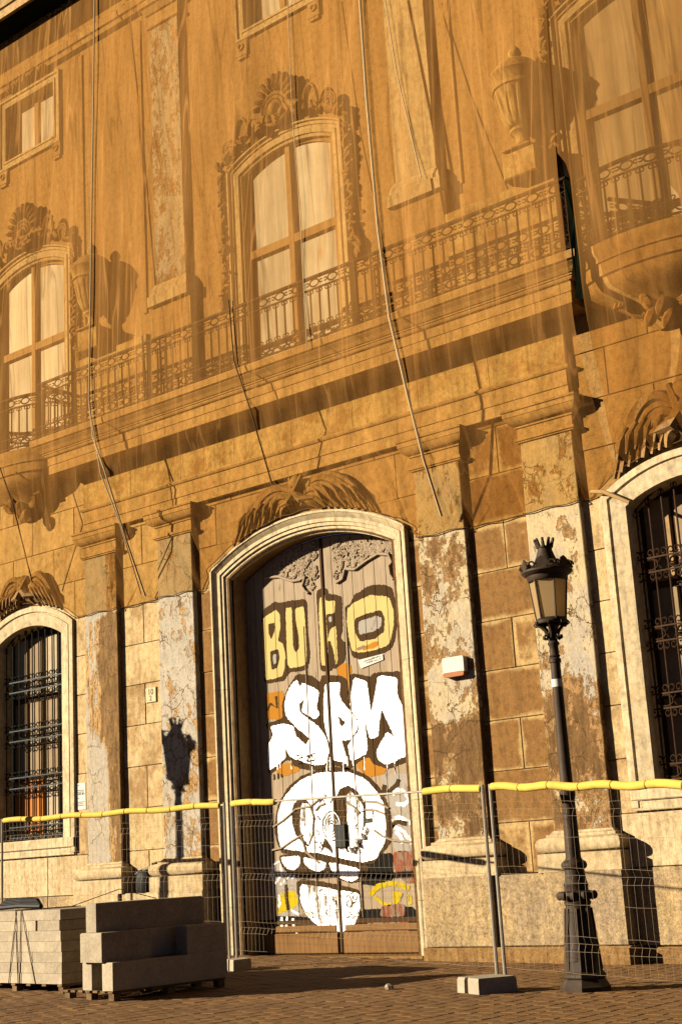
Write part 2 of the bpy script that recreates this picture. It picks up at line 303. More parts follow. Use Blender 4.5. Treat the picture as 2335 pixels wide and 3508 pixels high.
# ---------------------------------------------------------------- mesh builder
class MB:
    def __init__(s): s.v = []; s.f = []
    def add(s, vs, fs):
        o = len(s.v); s.v += [tuple(p) for p in vs]; s.f += [tuple(i+o for i in q) for q in fs]; return s
    def box(s, x0, x1, y0, y1, z0, z1, top=None):
        vs = [(x, y, z) for z in (z0, z1) for y in (y0, y1) for x in (x0, x1)]
        return s.add(vs, [(0, 2, 3, 1), (4, 5, 7, 6), (0, 1, 5, 4), (2, 6, 7, 3), (0, 4, 6, 2), (1, 3, 7, 5)])
    def cbox(s, x0, x1, z0, z1, yf, yb, c=0.008):          # block whose front edges are chamfered
        vs = [(x0+c, yf, z0+c), (x1-c, yf, z0+c), (x1-c, yf, z1-c), (x0+c, yf, z1-c)]
        vs += [(x, yf+c, z) for x, z in ((x0, z0), (x1, z0), (x1, z1), (x0, z1))]
        vs += [(x, yb, z) for x, z in ((x0, z0), (x1, z0), (x1, z1), (x0, z1))]
        fs = [(0, 1, 2, 3)]
        for i in range(4):
            j = (i+1) % 4
            fs += [(4+i, 4+j, j, i), (8+i, 8+j, 4+j, 4+i)]
        fs.append((11, 10, 9, 8))
        return s.add(vs, fs)
    def prism(s, pts, y0, y1):                              # polygon in x,z pushed from y0 to y1
        n = len(pts)
        vs = [(x, y0, z) for x, z in pts]+[(x, y1, z) for x, z in pts]
        fs = [tuple(range(n)), tuple(range(2*n-1, n-1, -1))]
        fs += [(i, n+i, n+(i+1) % n, (i+1) % n) for i in range(n)]
        return s.add(vs, fs)
    def sheet(s, pts, y): return s.add([(x, y, z) for x, z in pts], [tuple(range(len(pts)))])
    def tube(s, pts, r, n=6, cap=True, closed=False):
        pts = [Vector(p) for p in pts]; k = len(pts)
        rs = r if isinstance(r, (list, tuple)) else [r]*k
        ref = Vector((0, 0, 1)); vs = []; pu = None
        for i, p in enumerate(pts):
            a = pts[i-1] if (i or closed) else p
            c = pts[(i+1) % k] if (i < k-1 or closed) else p
            t = (c-a); t = t.normalized() if t.length > 1e-9 else Vector((0, 0, 1))
            if pu is None:
                q = ref if abs(t.z) < 0.9 else Vector((0, 1, 0)); pu = (q-t*q.dot(t)).normalized()
            else:
                pu = pu-t*pu.dot(t); pu = pu.normalized() if pu.length > 1e-6 else Vector((1, 0, 0))
            w = t.cross(pu)
            vs += [p+(pu*math.cos(2*math.pi*j/n)+w*math.sin(2*math.pi*j/n))*rs[i] for j in range(n)]
        fs = []
        for i in range(k if closed else k-1):
            o, q = i*n, ((i+1) % k)*n
            fs += [(o+j, o+(j+1) % n, q+(j+1) % n, q+j) for j in range(n)]
        if cap and not closed: fs += [tuple(range(n-1, -1, -1)), tuple(range((k-1)*n, k*n))]
        return s.add(vs, fs)
    def ring(s, c, rx, rz, r, n=10, m=4, axis='y'):
        pts = []
        for i in range(n):
            a = 2*math.pi*i/n
            d = (math.cos(a)*rx, 0, math.sin(a)*rz) if axis == 'y' else (0, math.cos(a)*rx, math.sin(a)*rz)
            pts.append((c[0]+d[0], c[1]+d[1], c[2]+d[2]))
        return s.tube(pts, r, m, closed=True)
    def lathe(s, prof, c=(0, 0, 0), n=24, a0=0.0, a1=2*math.pi, sx=1.0, sy=1.0, flute=None):
        full = abs(a1-a0-2*math.pi) < 1e-6; kk = n if full else n+1; vs = []
        for r, z in prof:
            for j in range(kk):
                a = a0+(a1-a0)*j/n; q = r*(flute(a, z) if flute else 1.0)
                vs.append((c[0]+math.cos(a)*q*sx, c[1]+math.sin(a)*q*sy, c[2]+z))
        fs = []
        for i in range(len(prof)-1):
            for j in range(kk if full else kk-1):
                j2 = (j+1) % kk
                fs.append((i*kk+j, i*kk+j2, (i+1)*kk+j2, (i+1)*kk+j))
        if full:
            fs.append(tuple(range(kk-1, -1, -1))); fs.append(tuple(range((len(prof)-1)*kk, len(prof)*kk)))
        return s.add(vs, fs)
    def sweep(s, path, prof, closed=False):                 # path in (u,z), profile (inward offset, y)
        k = len(path); P = [Vector((p[0], p[1])) for p in path]; rows = []
        for i in range(k):
            a = P[i]-P[i-1] if i else P[1]-P[0]
            c = P[i+1]-P[i] if i < k-1 else P[k-1]-P[k-2]
            a, c = a.normalized(), c.normalized()
            na, nc = Vector((a.y, -a.x)), Vector((c.y, -c.x))
            nn = na+nc; nn = nn/max(nn.length_squared*0.5, 1e-4)
            rows.append([(P[i].x+nn.x*d, y, P[i].y+nn.y*d) for d, y in prof])
        q = len(prof); vs = [p for r in rows for p in r]; fs = []
        for i in range(k-1):
            fs += [(i*q+j, i*q+j+1, (i+1)*q+j+1, (i+1)*q+j) for j in range(q-1)]
        return s.add(vs, fs)
    def blob(s, c, rx, ry, rz, rot=0.0, n=7, m=5, tilt=0.0):  # small carved leaf / bud, turned in the wall plane
        vs = []; ca, sa = math.cos(rot), math.sin(rot)
        for i in range(m+1):
            th = math.pi*i/m
            for j in range(n):
                ph = 2*math.pi*j/n
                x, y, z = rx*math.sin(th)*math.cos(ph), ry*math.sin(th)*math.sin(ph), rz*math.cos(th)
                vs.append((c[0]+x*ca-z*sa, c[1]+y, c[2]+x*sa+z*ca))
        fs = [(i*n+j, i*n+(j+1) % n, (i+1)*n+(j+1) % n, (i+1)*n+j) for i in range(m) for j in range(n)]
        return s.add(vs, fs)
    def mesh(s, name, org=(0, 0, 0), smooth=False):
        me = bpy.data.meshes.new(name)
        me.from_pydata([(x-org[0], y-org[1], z-org[2]) for x, y, z in s.v], [], s.f)
        me.validate(); me.update()
        if smooth:
            me.polygons.foreach_set('use_smooth', [True]*len(me.polygons))
            me.set_sharp_from_angle(angle=math.radians(40))
        return me
def fixnormals(me):
    import bmesh
    bm = bmesh.new(); bm.from_mesh(me); bmesh.ops.recalc_face_normals(bm, faces=bm.faces); bm.to_mesh(me); bm.free()
def worldpos(o):
    p = Vector((0, 0, 0))
    while o: p += Vector(o.location); o = o.parent
    return p
def part(name, mb, mat, parent=None, smooth=False, label=None, org=None, fix=True):
    """one mesh object; geometry is given in place, the origin follows the parent"""
    o0 = worldpos(parent) if parent else Vector(org or (0, 0, 0))
    me = mb.mesh(name, o0, smooth)
    if fix: fixnormals(me)
    me.materials.append(M[mat])
    o = bpy.data.objects.new(name, me); COL.objects.link(o)
    if parent: o.parent = parent
    else: o.location = o0
    if label: o['label'] = label
    return o
def share(name, me, mat, parent, loc, rot=None):            # alike pieces share one mesh
    o = bpy.data.objects.new(name, me); COL.objects.link(o); o.parent = parent
    o.location = Vector(loc)-worldpos(parent)
    if rot: o.rotation_euler = rot
    if not me.materials: me.materials.append(M[mat])
    return o
def tag(o, label, cat=None, group=None, kind=None):
    o['label'] = label
    if cat: o['category'] = cat
    if group: o['group'] = group
    if kind: o['kind'] = kind
    return o
def thing(name, loc, label, cat, group=None):
    o = bpy.data.objects.new(name, None); COL.objects.link(o); o.location = loc; o.empty_display_size = 0.2
    return tag(o, label, cat, group)
def arc(u0, u1, zs, zc, n=14):                              # segmental arch from (u0,zs) over crown zc to (u1,zs)
    h = (u1-u0)/2; r = (h*h+(zc-zs)**2)/(2*(zc-zs)); cu, cz = (u0+u1)/2, zc-r
    a = math.asin(h/r)
    return [(cu+r*math.sin(-a+2*a*i/n), cz+r*math.cos(-a+2*a*i/n)) for i in range(n+1)]
def archz(u, u0, u1, zs, zc):
    h = (u1-u0)/2; r = (h*h+(zc-zs)**2)/(2*(zc-zs)); cu, cz = (u0+u1)/2, zc-r
    return cz+math.sqrt(max(r*r-(u-cu)**2, 0))
def U(mb):                                                  # geometry given from the facade centre line -> world
    mb.v = [(x+XC, y, z) for x, y, z in mb.v]; return mb
# ================================================================ ground
gmb = MB(); E0 = 400
gmb.add([(x, y, gz(x)-0.014) for x, y in ((-E0, -E0), (E0, -E0), (E0, E0), (-E0, E0))], [(0, 1, 2, 3)])
ground = part('ground', gmb, 'ground', label='sandy street ground under the clay paving'); ground['kind'] = 'structure'
def paver_mesh(seed):
    r = random.Random(seed); a, c = 0.0965, 0.006
    mb = MB(); h = 0.007+r.uniform(-0.002, 0.002)
    t = [r.uniform(-0.0015, 0.0015) for _ in range(4)]
    q = [(-1, -1), (1, -1), (1, 1), (-1, 1)]
    mb.add([(x*(a-c), y*(a-c), h+t[i]) for i, (x, y) in enumerate(q)]+[(x*a, y*a, h-0.004) for x, y in q]+[(x*a, y*a, -0.02) for x, y in q],
           [(0, 1, 2, 3)]+[(4+i, 4+(i+1) % 4, (i+1) % 4, i) for i in range(4)]+[(8+i, 8+(i+1) % 4, 4+(i+1) % 4, 4+i) for i in range(4)])
    me = mb.mesh('paver'); me.materials.append(M['paver']); return me
PM = [paver_mesh(k) for k in range(8)]
cells = []
for i in range(int(22/0.2)):
    for j in range(int(9.2/0.2)):
        X = -24+i*0.2; Y = 8.4+j*0.2+(0.1 if i % 2 else 0)
        if Y > 17.5: continue
        d = Vector((X, Y, gz(X)-HC)); k = d.dot(FW); px = CX+F*d.dot(RT)/k; py = CY-F*d.dot(UP)/k
        vis = -20 < px < 2355 and py < 3530
        cells.append((0 if vis else 1, k, X, Y))
cells.sort()
far = MB(); tilt = math.atan(G)
for n, (nv, k, X, Y) in enumerate(cells):
    me = PM[rnd.randrange(8)]
    if n < 300 and not nv:
        share('paver', me, 'paver', ground, (X, Y, gz(X)), (rnd.uniform(-0.006, 0.006), tilt+rnd.uniform(-0.006, 0.006), 0))
    else:
        a, b_ = rnd.uniform(-0.007, 0.007), rnd.uniform(-0.007, 0.007); dz = rnd.uniform(-0.0015, 0.0015)
        vs = [(X+v.co.x, Y+v.co.y, gz(X+v.co.x)+v.co.z+dz+a*v.co.x+b_*v.co.y) for v in me.vertices]
        far.add(vs, [tuple(p.vertices) for p in me.polygons])
pv = part('paving', far, 'paver', ground, fix=False); pv['kind'] = 'stuff'; pv['label'] = 'reddish clay pavers laid in rows further off'

# ================================================================ building
bld = thing('building', (XC, YW, 0.0), 'old netted stone palace facade with carved windows, balcony and graffiti door', 'building')
def bp(name, mb, mat, parent=None, smooth=False, label=None, fix=True):
    return part(name, U(mb), mat, parent or bld, smooth, label, fix=fix)
CL, CR = -7.13, 6.84           # centres of the outer bays
WH = 0.96                      # half width of the ground floor windows
ZC = [1.16, 1.865, 2.587, 3.309, 4.031, 4.753, 5.478, 6.205, 6.925, 7.645, 8.365, 9.085]
DO = (-2.11, 2.11, 6.47, 7.06); DI = (-1.765, 1.765, 6.28, 6.75)
def opening_path(u0, u1, z0, zs, zc, n=18): return [(u0, z0)]+arc(u0, u1, zs, zc, n)+[(u1, z0)]
def wall_sheet(mb, u0, u1, z0, z1, y, ops):
    bk = {u0, u1}
    for a, b_, zb, zs, zc in ops:
        for i in range(19): bk.add(min(max(a+(b_-a)*i/18, u0), u1))
    bk = sorted(bk)
    for a, c in zip(bk, bk[1:]):
        if c-a < 1e-6: continue
        mid = (a+c)/2; op = next((o for o in ops if o[0] < mid < o[1]), None)
        if op is None: mb.add([(a, y, z0), (c, y, z0), (c, y, z1), (a, y, z1)], [(0, 1, 2, 3)]); continue
        oa, ob, zb, zs, zc = op
        f = (lambda q: archz(q, oa, ob, zs, zc)) if zc > zs else (lambda q: zs)
        if zb > z0: mb.add([(a, y, z0), (c, y, z0), (c, y, zb), (a, y, zb)], [(0, 1, 2, 3)])
        mb.add([(a, y, f(a)), (c, y, f(c)), (c, y, z1), (a, y, z1)], [(0, 1, 2, 3)])
    return mb
bp('wall', wall_sheet(MB(), -14, 16, -0.6, 9.6, YW+0.018, [(DI[0], DI[1], -1, DI[2], DI[3]),
   (CL-WH, CL+WH, 2.2, 6.05, 6.42), (CR-WH, CR+WH, 2.2, 6.05, 6.42)]), 'joint')
UW = 1.05                      # half width of the upper windows
ups = [(c-UW, c+UW, 9.75, 13.59, 13.88) for c in (CL+0.08, 0, CR)]
bp('upper_wall', wall_sheet(MB(), -14, 16, 9.6, 15.3, YW, ups), 'stone_up')
mez = [(c-0.80, c+0.80, 16.42, 17.68, 17.68) for c in (CL+0.1, 0.0)]
bp('attic_wall', wall_sheet(MB(), -14, 16, 15.3, 19.4, YW, mez), 'stone_up')
# --- ashlar blocks
GAP = 0.011
def block(u0, u1, z0, z1, mat, under=None, yf=None, name='stone_block'):
    yf = (yf if yf is not None else YW)+rnd.uniform(-0.004, 0.003)
    if under:                  # cut by an arch
        us = [u0+(u1-u0)*i/8 for i in range(9)]
        bot = [(u, max(z0, archz(u, *under)-0.05 if under[0] < u < under[1] else z0)) for u in us]
        if min(z for _, z in bot) > z1-0.06: return
        bot = [(u, min(z, z1-0.01)) for u, z in bot]
        if max(z for _, z in bot) > z0+0.005:
            bp(name, MB().prism([(u1-GAP/2, z1-GAP/2), (u0+GAP/2, z1-GAP/2)]+bot, yf, YW+0.017), mat); return
    bp(name, MB().cbox(u0+GAP/2, u1-GAP/2, z0+GAP/2, z1-GAP/2, yf, YW+0.017, 0.007), mat)
def bay(u0, u1, mats, split, zmax=7.72, zmin=1.16, under=None, rows=None):
    for i, (a, c) in enumerate(zip(ZC, ZC[1:])):
        if a >= zmax or c <= zmin: continue
        c = min(c, zmax); a = max(a, zmin)
        m_ = mats if isinstance(mats, str) else mats[i % len(mats)]
        cut = split(i) if split else []
        us = [u0]+[q for q in cut if u0+0.08 < q < u1-0.08]+[u1]
        for p_, q_ in zip(us, us[1:]): block(p_, q_, a, c, m_, under)
PU = []                        # shafts, measured at the net's lower hem and kept upright
for l, r in (((290.8, 2104), (401.2, 2083)), ((540.3, 2041.7), (661.5, 2014.6)), ((1428.1, 1834.5), (1589.2, 1794.6)), ((1798, 1763), (1981.7, 1697.8))):
    PU.append((pl(*l, YS)[0], pl(*r, YS)[0]))
odd = lambda m_: (lambda i: [m_] if i % 2 == 0 else [])
bay(PU[0][1]-0.05, PU[1][0]+0.05, 'stone_cream', odd(-3.90))
bay(PU[2][1]-0.05, PU[3][0]+0.05, 'stone_brown', odd(3.86))
bay(PU[1][1]-0.05, -2.07, 'stone_brown', None, 6.205)
bay(2.07, PU[2][0]+0.05, 'stone_brown', None, 6.205)
bay(PU[1][1]-0.05, PU[2][0]+0.05, 'stone_up', lambda i: [-1.62, 1.55] if i % 2 else [-2.0, -0.75, 0.8, 1.95], 7.72, 6.205, DO)
bay(CL+1.28, PU[0][0]+0.05, 'stone_cream', None, 6.205)
bay(PU[3][1]-0.05, CR-1.28, 'stone_cream', None, 6.205)
bay(CL-2.4, PU[0][0]+0.05, 'stone_cream', lambda i: [CL-1.0, CL+0.1, CL+1.35] if i % 2 else [CL-0.5, CL+0.75], 9.45, 6.205, (CL-1.32, CL+1.32, 6.19, 6.62))
bay(PU[3][1]-0.05, CR+3, 'stone_up', lambda i: [CR-1.05, CR+0.2, CR+1.6] if i % 2 else [CR-0.35, CR+1.0], 9.45, 6.205, (CR-1.34, CR+1.34, 6.19, 6.62))
bay(CL-3, CL-1.28, 'stone_cream', odd(CL-1.9), 6.205)
bay(CR+1.28, CR+3.2, 'stone_cream', odd(CR+2.0), 6.205)
# wall under the outer windows: slabs
for c, us in ((CL, (-9.6, -7.95, -6.62, PU[0][0]-0.1)), (CR, (PU[3][1]+0.1, 6.52, 7.9, 9.6))):
    for p_, q_ in zip(us, us[1:]):
        bp('stone_slab', MB().cbox(p_+0.006, q_-0.006, 1.172, 1.86, YW-0.012, YW+0.017, 0.007), 'base_stone')
        bp('stone_slab', MB().cbox(p_+0.006, q_-0.006, 0.18, 1.16, YW-0.020, YW+0.017, 0.008), 'dado')
    bp('plinth_course', MB().cbox(us[0], us[-1], -0.4, 0.16, YW-0.06, YW+0.017, 0.02), 'plinth')
# --- dado that carries the coupled pilasters
for sgn, (a, b_) in ((-1, (PU[0][0]-0.2, PU[1][1]+0.19)), (1, (PU[2][0]-0.21, PU[3][1]+0.19))):
    mid = (a+b_)/2
    cuts = [a, mid-0.42, mid+0.42, b_]
    for p_, q_ in zip(cuts, cuts[1:]):
        dy = 0.05 if p_ == cuts[1] else 0.0
        bp('dado_slab', MB().cbox(p_+0.004, q_-0.004, 0.21, 1.157, YP+dy, YW+0.01, 0.010), 'dado' if sgn > 0 else 'base_stone')
    bp('plinth_course', MB().cbox(a-0.04, b_+0.04, -0.4, 0.2, YP-0.045, YW+0.01, 0.025), 'plinth')
# --- pilasters
def ogee(mb, u0, u1, yfront, prof, yb):
    """stack of mouldings round three sides; prof = (z, projection)"""
    rows = []
    for z, d in prof: rows.append([(u0-d, yb, z), (u0-d, yfront-d, z), (u1+d, yfront-d, z), (u1+d, yb, z)])
    vs = [p for r in rows for p in r]; fs = []
    for i in range(len(rows)-1):
        fs += [(i*4+j, i*4+j+1, i*4+j+5, i*4+j+4) for j in range(3)]
    fs += [(3, 2, 1, 0), tuple(len(vs)-4+k for k in range(4))]
    return mb.add(vs, fs)
def torus_prof(z0, z1, d0, d1, n=7):
    return [(z0+(z1-z0)*(1-math.cos(math.pi*i/n))/2, d0+(d1-d0)*math.sin(math.pi*i/n)**0.7 if 0 < i < n else d0) for i in range(n+1)]
for k, (a, b_) in enumerate(PU):
    mb = MB(); n = 26            # shaft, gridded so the worn arrises wander a little
    zs = [1.70+(7.25-1.70)*i/n for i in range(n+1)]
    vs = []
    for z in zs:
        j1, j2 = rnd.uniform(-0.004, 0.004), rnd.uniform(-0.004, 0.004)
        ent = -0.022*max(0, (z-4.5)/2.75)**1.5
        vs += [(a+j1-ent, YW+0.01, z), (a+j1-ent, YS+0.004, z), (a+0.01+j1-ent, YS-0.002, z), (b_-0.01+j2+ent, YS-0.002, z), (b_+j2+ent, YS+0.004, z), (b_+j2+ent, YW+0.01, z)]
    fs = [(i*6+j, i*6+j+1, i*6+j+7, i*6+j+6) for i in range(n) for j in range(5)]
    mb.add(vs, fs)
    sh = bp('pilaster', mb, 'pil%d' % (k+1), label=['leftmost pilaster with streaky brown flaking plaster', 'grey cracked pilaster carrying the shadow of a lamp',
        'cream and brown peeling pilaster with the alarm box', 'peeling pilaster behind the street lamp'][k])
    q = 0.19
    bp('base', ogee(MB(), a, b_, YS, [(1.16, q), (1.40, q)]+[(1.405, q-0.03)]+[(z, d) for z, d in torus_prof(1.41, 1.615, 0.10, 0.20)]+[(1.62, 0.085), (1.655, 0.085), (1.66, 0.05), (1.69, 0.02), (1.705, 0.0)], YW+0.01), 'base_stone', sh, True)
    bp('capital', ogee(MB(), a, b_, YS, [(7.245, 0.0), (7.25, 0.03), (7.27, 0.03), (7.275, 0.05), (7.315, 0.05), (7.32, 0.012), (7.47, 0.012), (7.475, 0.035), (7.50, 0.035), (7.51, 0.06),
        (7.54, 0.10), (7.58, 0.13), (7.625, 0.145), (7.63, 0.155), (7.705, 0.155), (7.71, 0.175), (7.74, 0.18)], YW+0.01), 'mould', sh, True)
# --- entablature
A0, A1 = PU[0][0], PU[3][1]
def band(name, z0, z1, y, mat, ch=0.004, a=A0, c=A1): return bp(name, MB().cbox(a, c, z0, z1, y, YW+0.01, ch), mat)
band('architrave', 7.743, 7.925, YS+0.004, 'mould'); band('architrave', 7.928, 8.165, YS-0.012, 'mould')
bp('architrave_moulding', ogee(MB(), A0, A1, YS, [(8.168, 0.03), (8.19, 0.05), (8.215, 0.055), (8.22, 0.035), (8.24, 0.02)], YW+0.01), 'mould', smooth=True)
fu = [A0+(A1-A0)*i/8 for i in range(9)]
for p_, q_ in zip(fu, fu[1:]): bp('frieze_block', MB().cbox(p_+0.002, q_-0.002, 8.242, 9.0, YS+0.002, YW+0.01, 0.003), 'frieze')
# --- main balcony
BU = 5.9
balc = bp('balcony', ogee(MB(), A0, A1, YS, [(8.93, 0.43), (8.935, 0.45), (9.10, 0.45), (9.105, 0.465), (9.26, 0.465), (9.265, 0.50), (9.29, 0.515), (9.31, 0.515), (9.315, 0.535), (9.34, 0.54), (9.345, 0.56), (9.40, 0.60), (9.45, 0.655), (9.475, 0.67), (9.48, 0.70), (9.58, 0.71), (9.60, 0.70)], YW+0.01), 'mould', label='long stone balcony across the centre bay with iron railing')
def rail_unit(path, zb, zt, nb, parent, posts=()):
    """iron railing along a polyline path of (u, y): rails, rings between them, bars with small scrolls"""
    P = [Vector((a, c)) for a, c in path]; L = [0]
    for p_, q_ in zip(P, P[1:]): L.append(L[-1]+(q_-p_).length)
    def at(s_):
        s_ = min(max(s_, 0), L[-1]-1e-6)
        for i in range(len(P)-1):
            if s_ <= L[i+1]: 
                t = (s_-L[i])/(L[i+1]-L[i]); return P[i].lerp(P[i+1], t), (P[i+1]-P[i]).normalized()
    for z, r, nm in ((zt, 0.036, 'handrail'), (zt-0.20, 0.019, 'rail'), (zb+0.24, 0.019, 'rail'), (zb+0.05, 0.020, 'rail')):
        mb = MB(); mb.tube([(p_.x, p_.y, z) for p_ in P], r, 6); bp(nm, mb, 'iron_rust', parent, True)
    step = L[-1]/nb
    bar = MB(); bar.tube([(0, 0, 0), (0, 0, zt-0.20-zb-0.24)], 0.0155, 6)
    me = bar.mesh('baluster', (0, 0, 0), True)
    scr = MB()
    for i in range(nb):
        p_, t = at((i+0.5)*step)
        share('baluster', me, 'iron_rust', parent, (p_.x+XC, p_.y, zb+0.24))
        for dz, sg in ((zt-0.20, -1), (zb+0.24, 1)):
            for sd in (-1, 1):
                c = p_+t*sd*0.036
                pts = []
                for k in range(8):
                    a = math.pi*1.5*k/7; rr = 0.036-0.016*k/7
                    d = sd*(rr*math.cos(a)-0.0); hh = rr*math.sin(a)
                    pts.append((c.x-t.x*d, c.y-t.y*d, dz+sg*(0.045+hh)))
                scr.tube(pts, 0.0105, 4)
    bp('scrollwork', scr, 'iron_rust', parent, True)['kind'] = 'stuff'
    nr = max(2, round(L[-1]/0.375)); rg = {}
    for zc_, hz in ((zt-0.10, 0.062), (zb+0.145, 0.06)):
        for i in range(nr):
            p_, t = at((i+0.5)*L[-1]/nr)
            mb = MB()
            pts = [(t.x*0.095*math.cos(a), t.y*0.095*math.cos(a), hz*math.sin(a)) for a in [2*math.pi*k/14 for k in range(14)]]
            mb.tube(pts, 0.015, 4, closed=True)
            for sd in (-1, 1):
                mb.tube([(t.x*sd*0.095, t.y*sd*0.095, 0), (t.x*sd*0.14, t.y*sd*0.14, 0.028), (t.x*sd*0.17, t.y*sd*0.17, 0.02)], 0.012, 4)
                mb.tube([(t.x*sd*0.095, t.y*sd*0.095, 0), (t.x*sd*0.14, t.y*sd*0.14, -0.028), (t.x*sd*0.17, t.y*sd*0.17, -0.02)], 0.012, 4)
            key = (round(t.x, 3), round(t.y, 3), hz)
            if key not in rg: rg[key] = mb.mesh('rail_ring', (0, 0, 0), True)
            share('rail_ring', rg[key], 'iron_rust', parent, (p_.x+XC, p_.y, zc_))
    for s_ in posts:
        p_, t = at(s_); mb = MB()
        for sd in (-0.075, 0.075):
            q_ = p_+t*sd; mb.tube([(q_.x, q_.y, zb), (q_.x, q_.y, zt)], 0.016, 6)
        for i in range(4):
            zc_ = zb+0.34+i*(zt-zb-0.62)/3.4
            pts = [(p_.x+t.x*0.055*math.cos(a), p_.y+t.y*0.055*math.cos(a), zc_+0.085*math.sin(a)) for a in [2*math.pi*k/12 for k in range(12)]]
            mb.tube(pts, 0.010, 4, closed=True)
        bp('rail_post', mb, 'iron_rust', parent, True)
rail_unit([(-BU+0.03, YB+0.05), (BU-0.03, YB+0.05)], 9.6, 10.70, 62, balc, posts=(0.1, 3.45, 8.25, 11.64))
rail_unit([(BU-0.03, YB+0.06), (BU-0.03, YW-0.02)], 9.6, 10.70, 4, balc)
rail_unit([(-BU+0.03, YB+0.06), (-BU+0.03, YW-0.02)], 9.6, 10.70, 4, balc)
# --- curved balconies of the outer bays
def bow(c, k=1.0, n=22):
    return [(c+1.42*k*math.cos(math.pi-math.pi*i/n), YW-0.82*k*math.sin(math.pi*i/n)**0.8) for i in range(n+1)]
def round_balcony(c, label):
    mb = MB(); prof = [(9.48, 1.0), (9.42, 0.985), (9.36, 0.95), (9.30, 0.95), (9.29, 0.92), (9.12, 0.90), (9.10, 0.86), (9.02, 0.84), (8.95, 0.80), (8.86, 0.66), (8.76, 0.50), (8.64, 0.36), (8.52, 0.26), (8.42, 0.18), (8.34, 0.10)]
    rows = [[(x, y, 9.56) for x, y in bow(c, 1.0)]]+[[(x, y, z) for x, y in bow(c, k)] for z, k in prof]
    q = len(rows[0]); vs = [p for r in rows for p in r]
    fs = [(i*q+j, i*q+j+1, (i+1)*q+j+1, (i+1)*q+j) for i in range(len(rows)-1) for j in range(q-1)]+[tuple(range(q))]
    mb.add(vs, fs)
    o = bp('balcony', mb, 'mould', smooth=True, label=label)
    rail_unit([(x, y) for x, y in bow(c, 0.97)][1:-1], 9.56, 10.62, 17, o)
    sc = MB()                   # carved scrolls under the bow
    for sd in (-1, 1):
        for rr in (0.30, 0.23, 0.16):
            pts = [(c+sd*(0.34+(rr*(1-k/26))*math.cos(k*0.42)), YW-0.32+0.1*math.sin(k*0.2), 8.72+rr*(1-k/26)*math.sin(k*0.42)) for k in range(16)]
            sc.tube(pts, 0.038, 6)
    for i in range(7): sc.blob((c+rnd.uniform(-0.25, 0.25), YW-0.34, 8.35+0.10*i), 0.09, 0.10, 0.15, rnd.uniform(-0.8, 0.8))
    bp('console_scroll', sc, 'carved', o, True)
round_balcony(CL+0.08, 'bowed balcony at the left edge under the netting')
round_balcony(CR, 'bowed balcony in the right bay under the netting')
# --- doorway: reveal, jamb stones and voussoirs
SP = [(0.0, YW+0.01), (0.0, YW-0.10), (0.035, YW-0.10), (0.045, YW-0.085), (0.075, YW-0.06), (0.125, YW-0.015), (0.125, YW-0.045), (0.185, YW-0.045), (0.19, YW-0.02),
      (0.245, YW-0.02), (0.25, YW+0.015), (0.295, YW+0.015), (0.30, YW+0.05), (0.345, YW+0.08), (0.345, YW+0.12)]
dw = bp('doorway', MB().sweep(opening_path(DI[0], DI[1], -0.2, DI[2], DI[3], 24), [(0.0, YW+0.08), (0.0, YD+0.05)]), 'stone_up')
ao = arc(DO[0], DO[1], DO[2], DO[3], 30)
full = [(DO[0], -0.2), (DO[0], 0.85), (DO[0], 2.3), (DO[0], 4.4)]+ao+[(DO[1], 4.4), (DO[1], 2.3), (DO[1], 0.85), (DO[1], -0.2)]
def sweep_piece(path, i0, i1, prof, name, mat, parent, trim=0.003):
    mb = MB(); mb.sweep(path, prof); q = len(prof)   # same mitres as the whole, then keep the rows of this piece
    rows = [mb.v[i*q:(i+1)*q] for i in range(len(path))]
    sub = [list(map(Vector, r)) for r in rows[i0:i1+1]]
    d0 = (sub[1][0]-sub[0][0]); d1 = (sub[-2][0]-sub[-1][0])
    sub[0] = [p+d0*(trim/d0.length) for p in sub[0]]; sub[-1] = [p+d1*(trim/d1.length) for p in sub[-1]]
    o = MB(); vs = [tuple(p) for r in sub for p in r]
    fs = [(i*q+j, i*q+j+1, (i+1)*q+j+1, (i+1)*q+j) for i in range(len(sub)-1) for j in range(q-1)]
    fs += [tuple(range(q)), tuple((len(sub)-1)*q+j for j in range(q))]
    o.add(vs, fs); return bp(name, o, mat, parent)
nA = len(full)
for i in range(3): sweep_piece(full, i, i+1, SP, 'jamb_stone', 'surround', dw)
for i in range(nA-4, nA-1): sweep_piece(full, i, i+1, SP, 'jamb_stone', 'surround', dw)
cutsA = [3, 4+6, 4+11, 4+16, 4+20, 4+25, nA-4]
for p_, q_ in zip(cutsA, cutsA[1:]): sweep_piece(full, p_, q_, SP, 'voussoir', 'surround', dw)
bp('threshold', MB().box(-1.9, 1.9, YW-0.02, YD+0.1, -0.3, 0.075), 'plinth', dw)
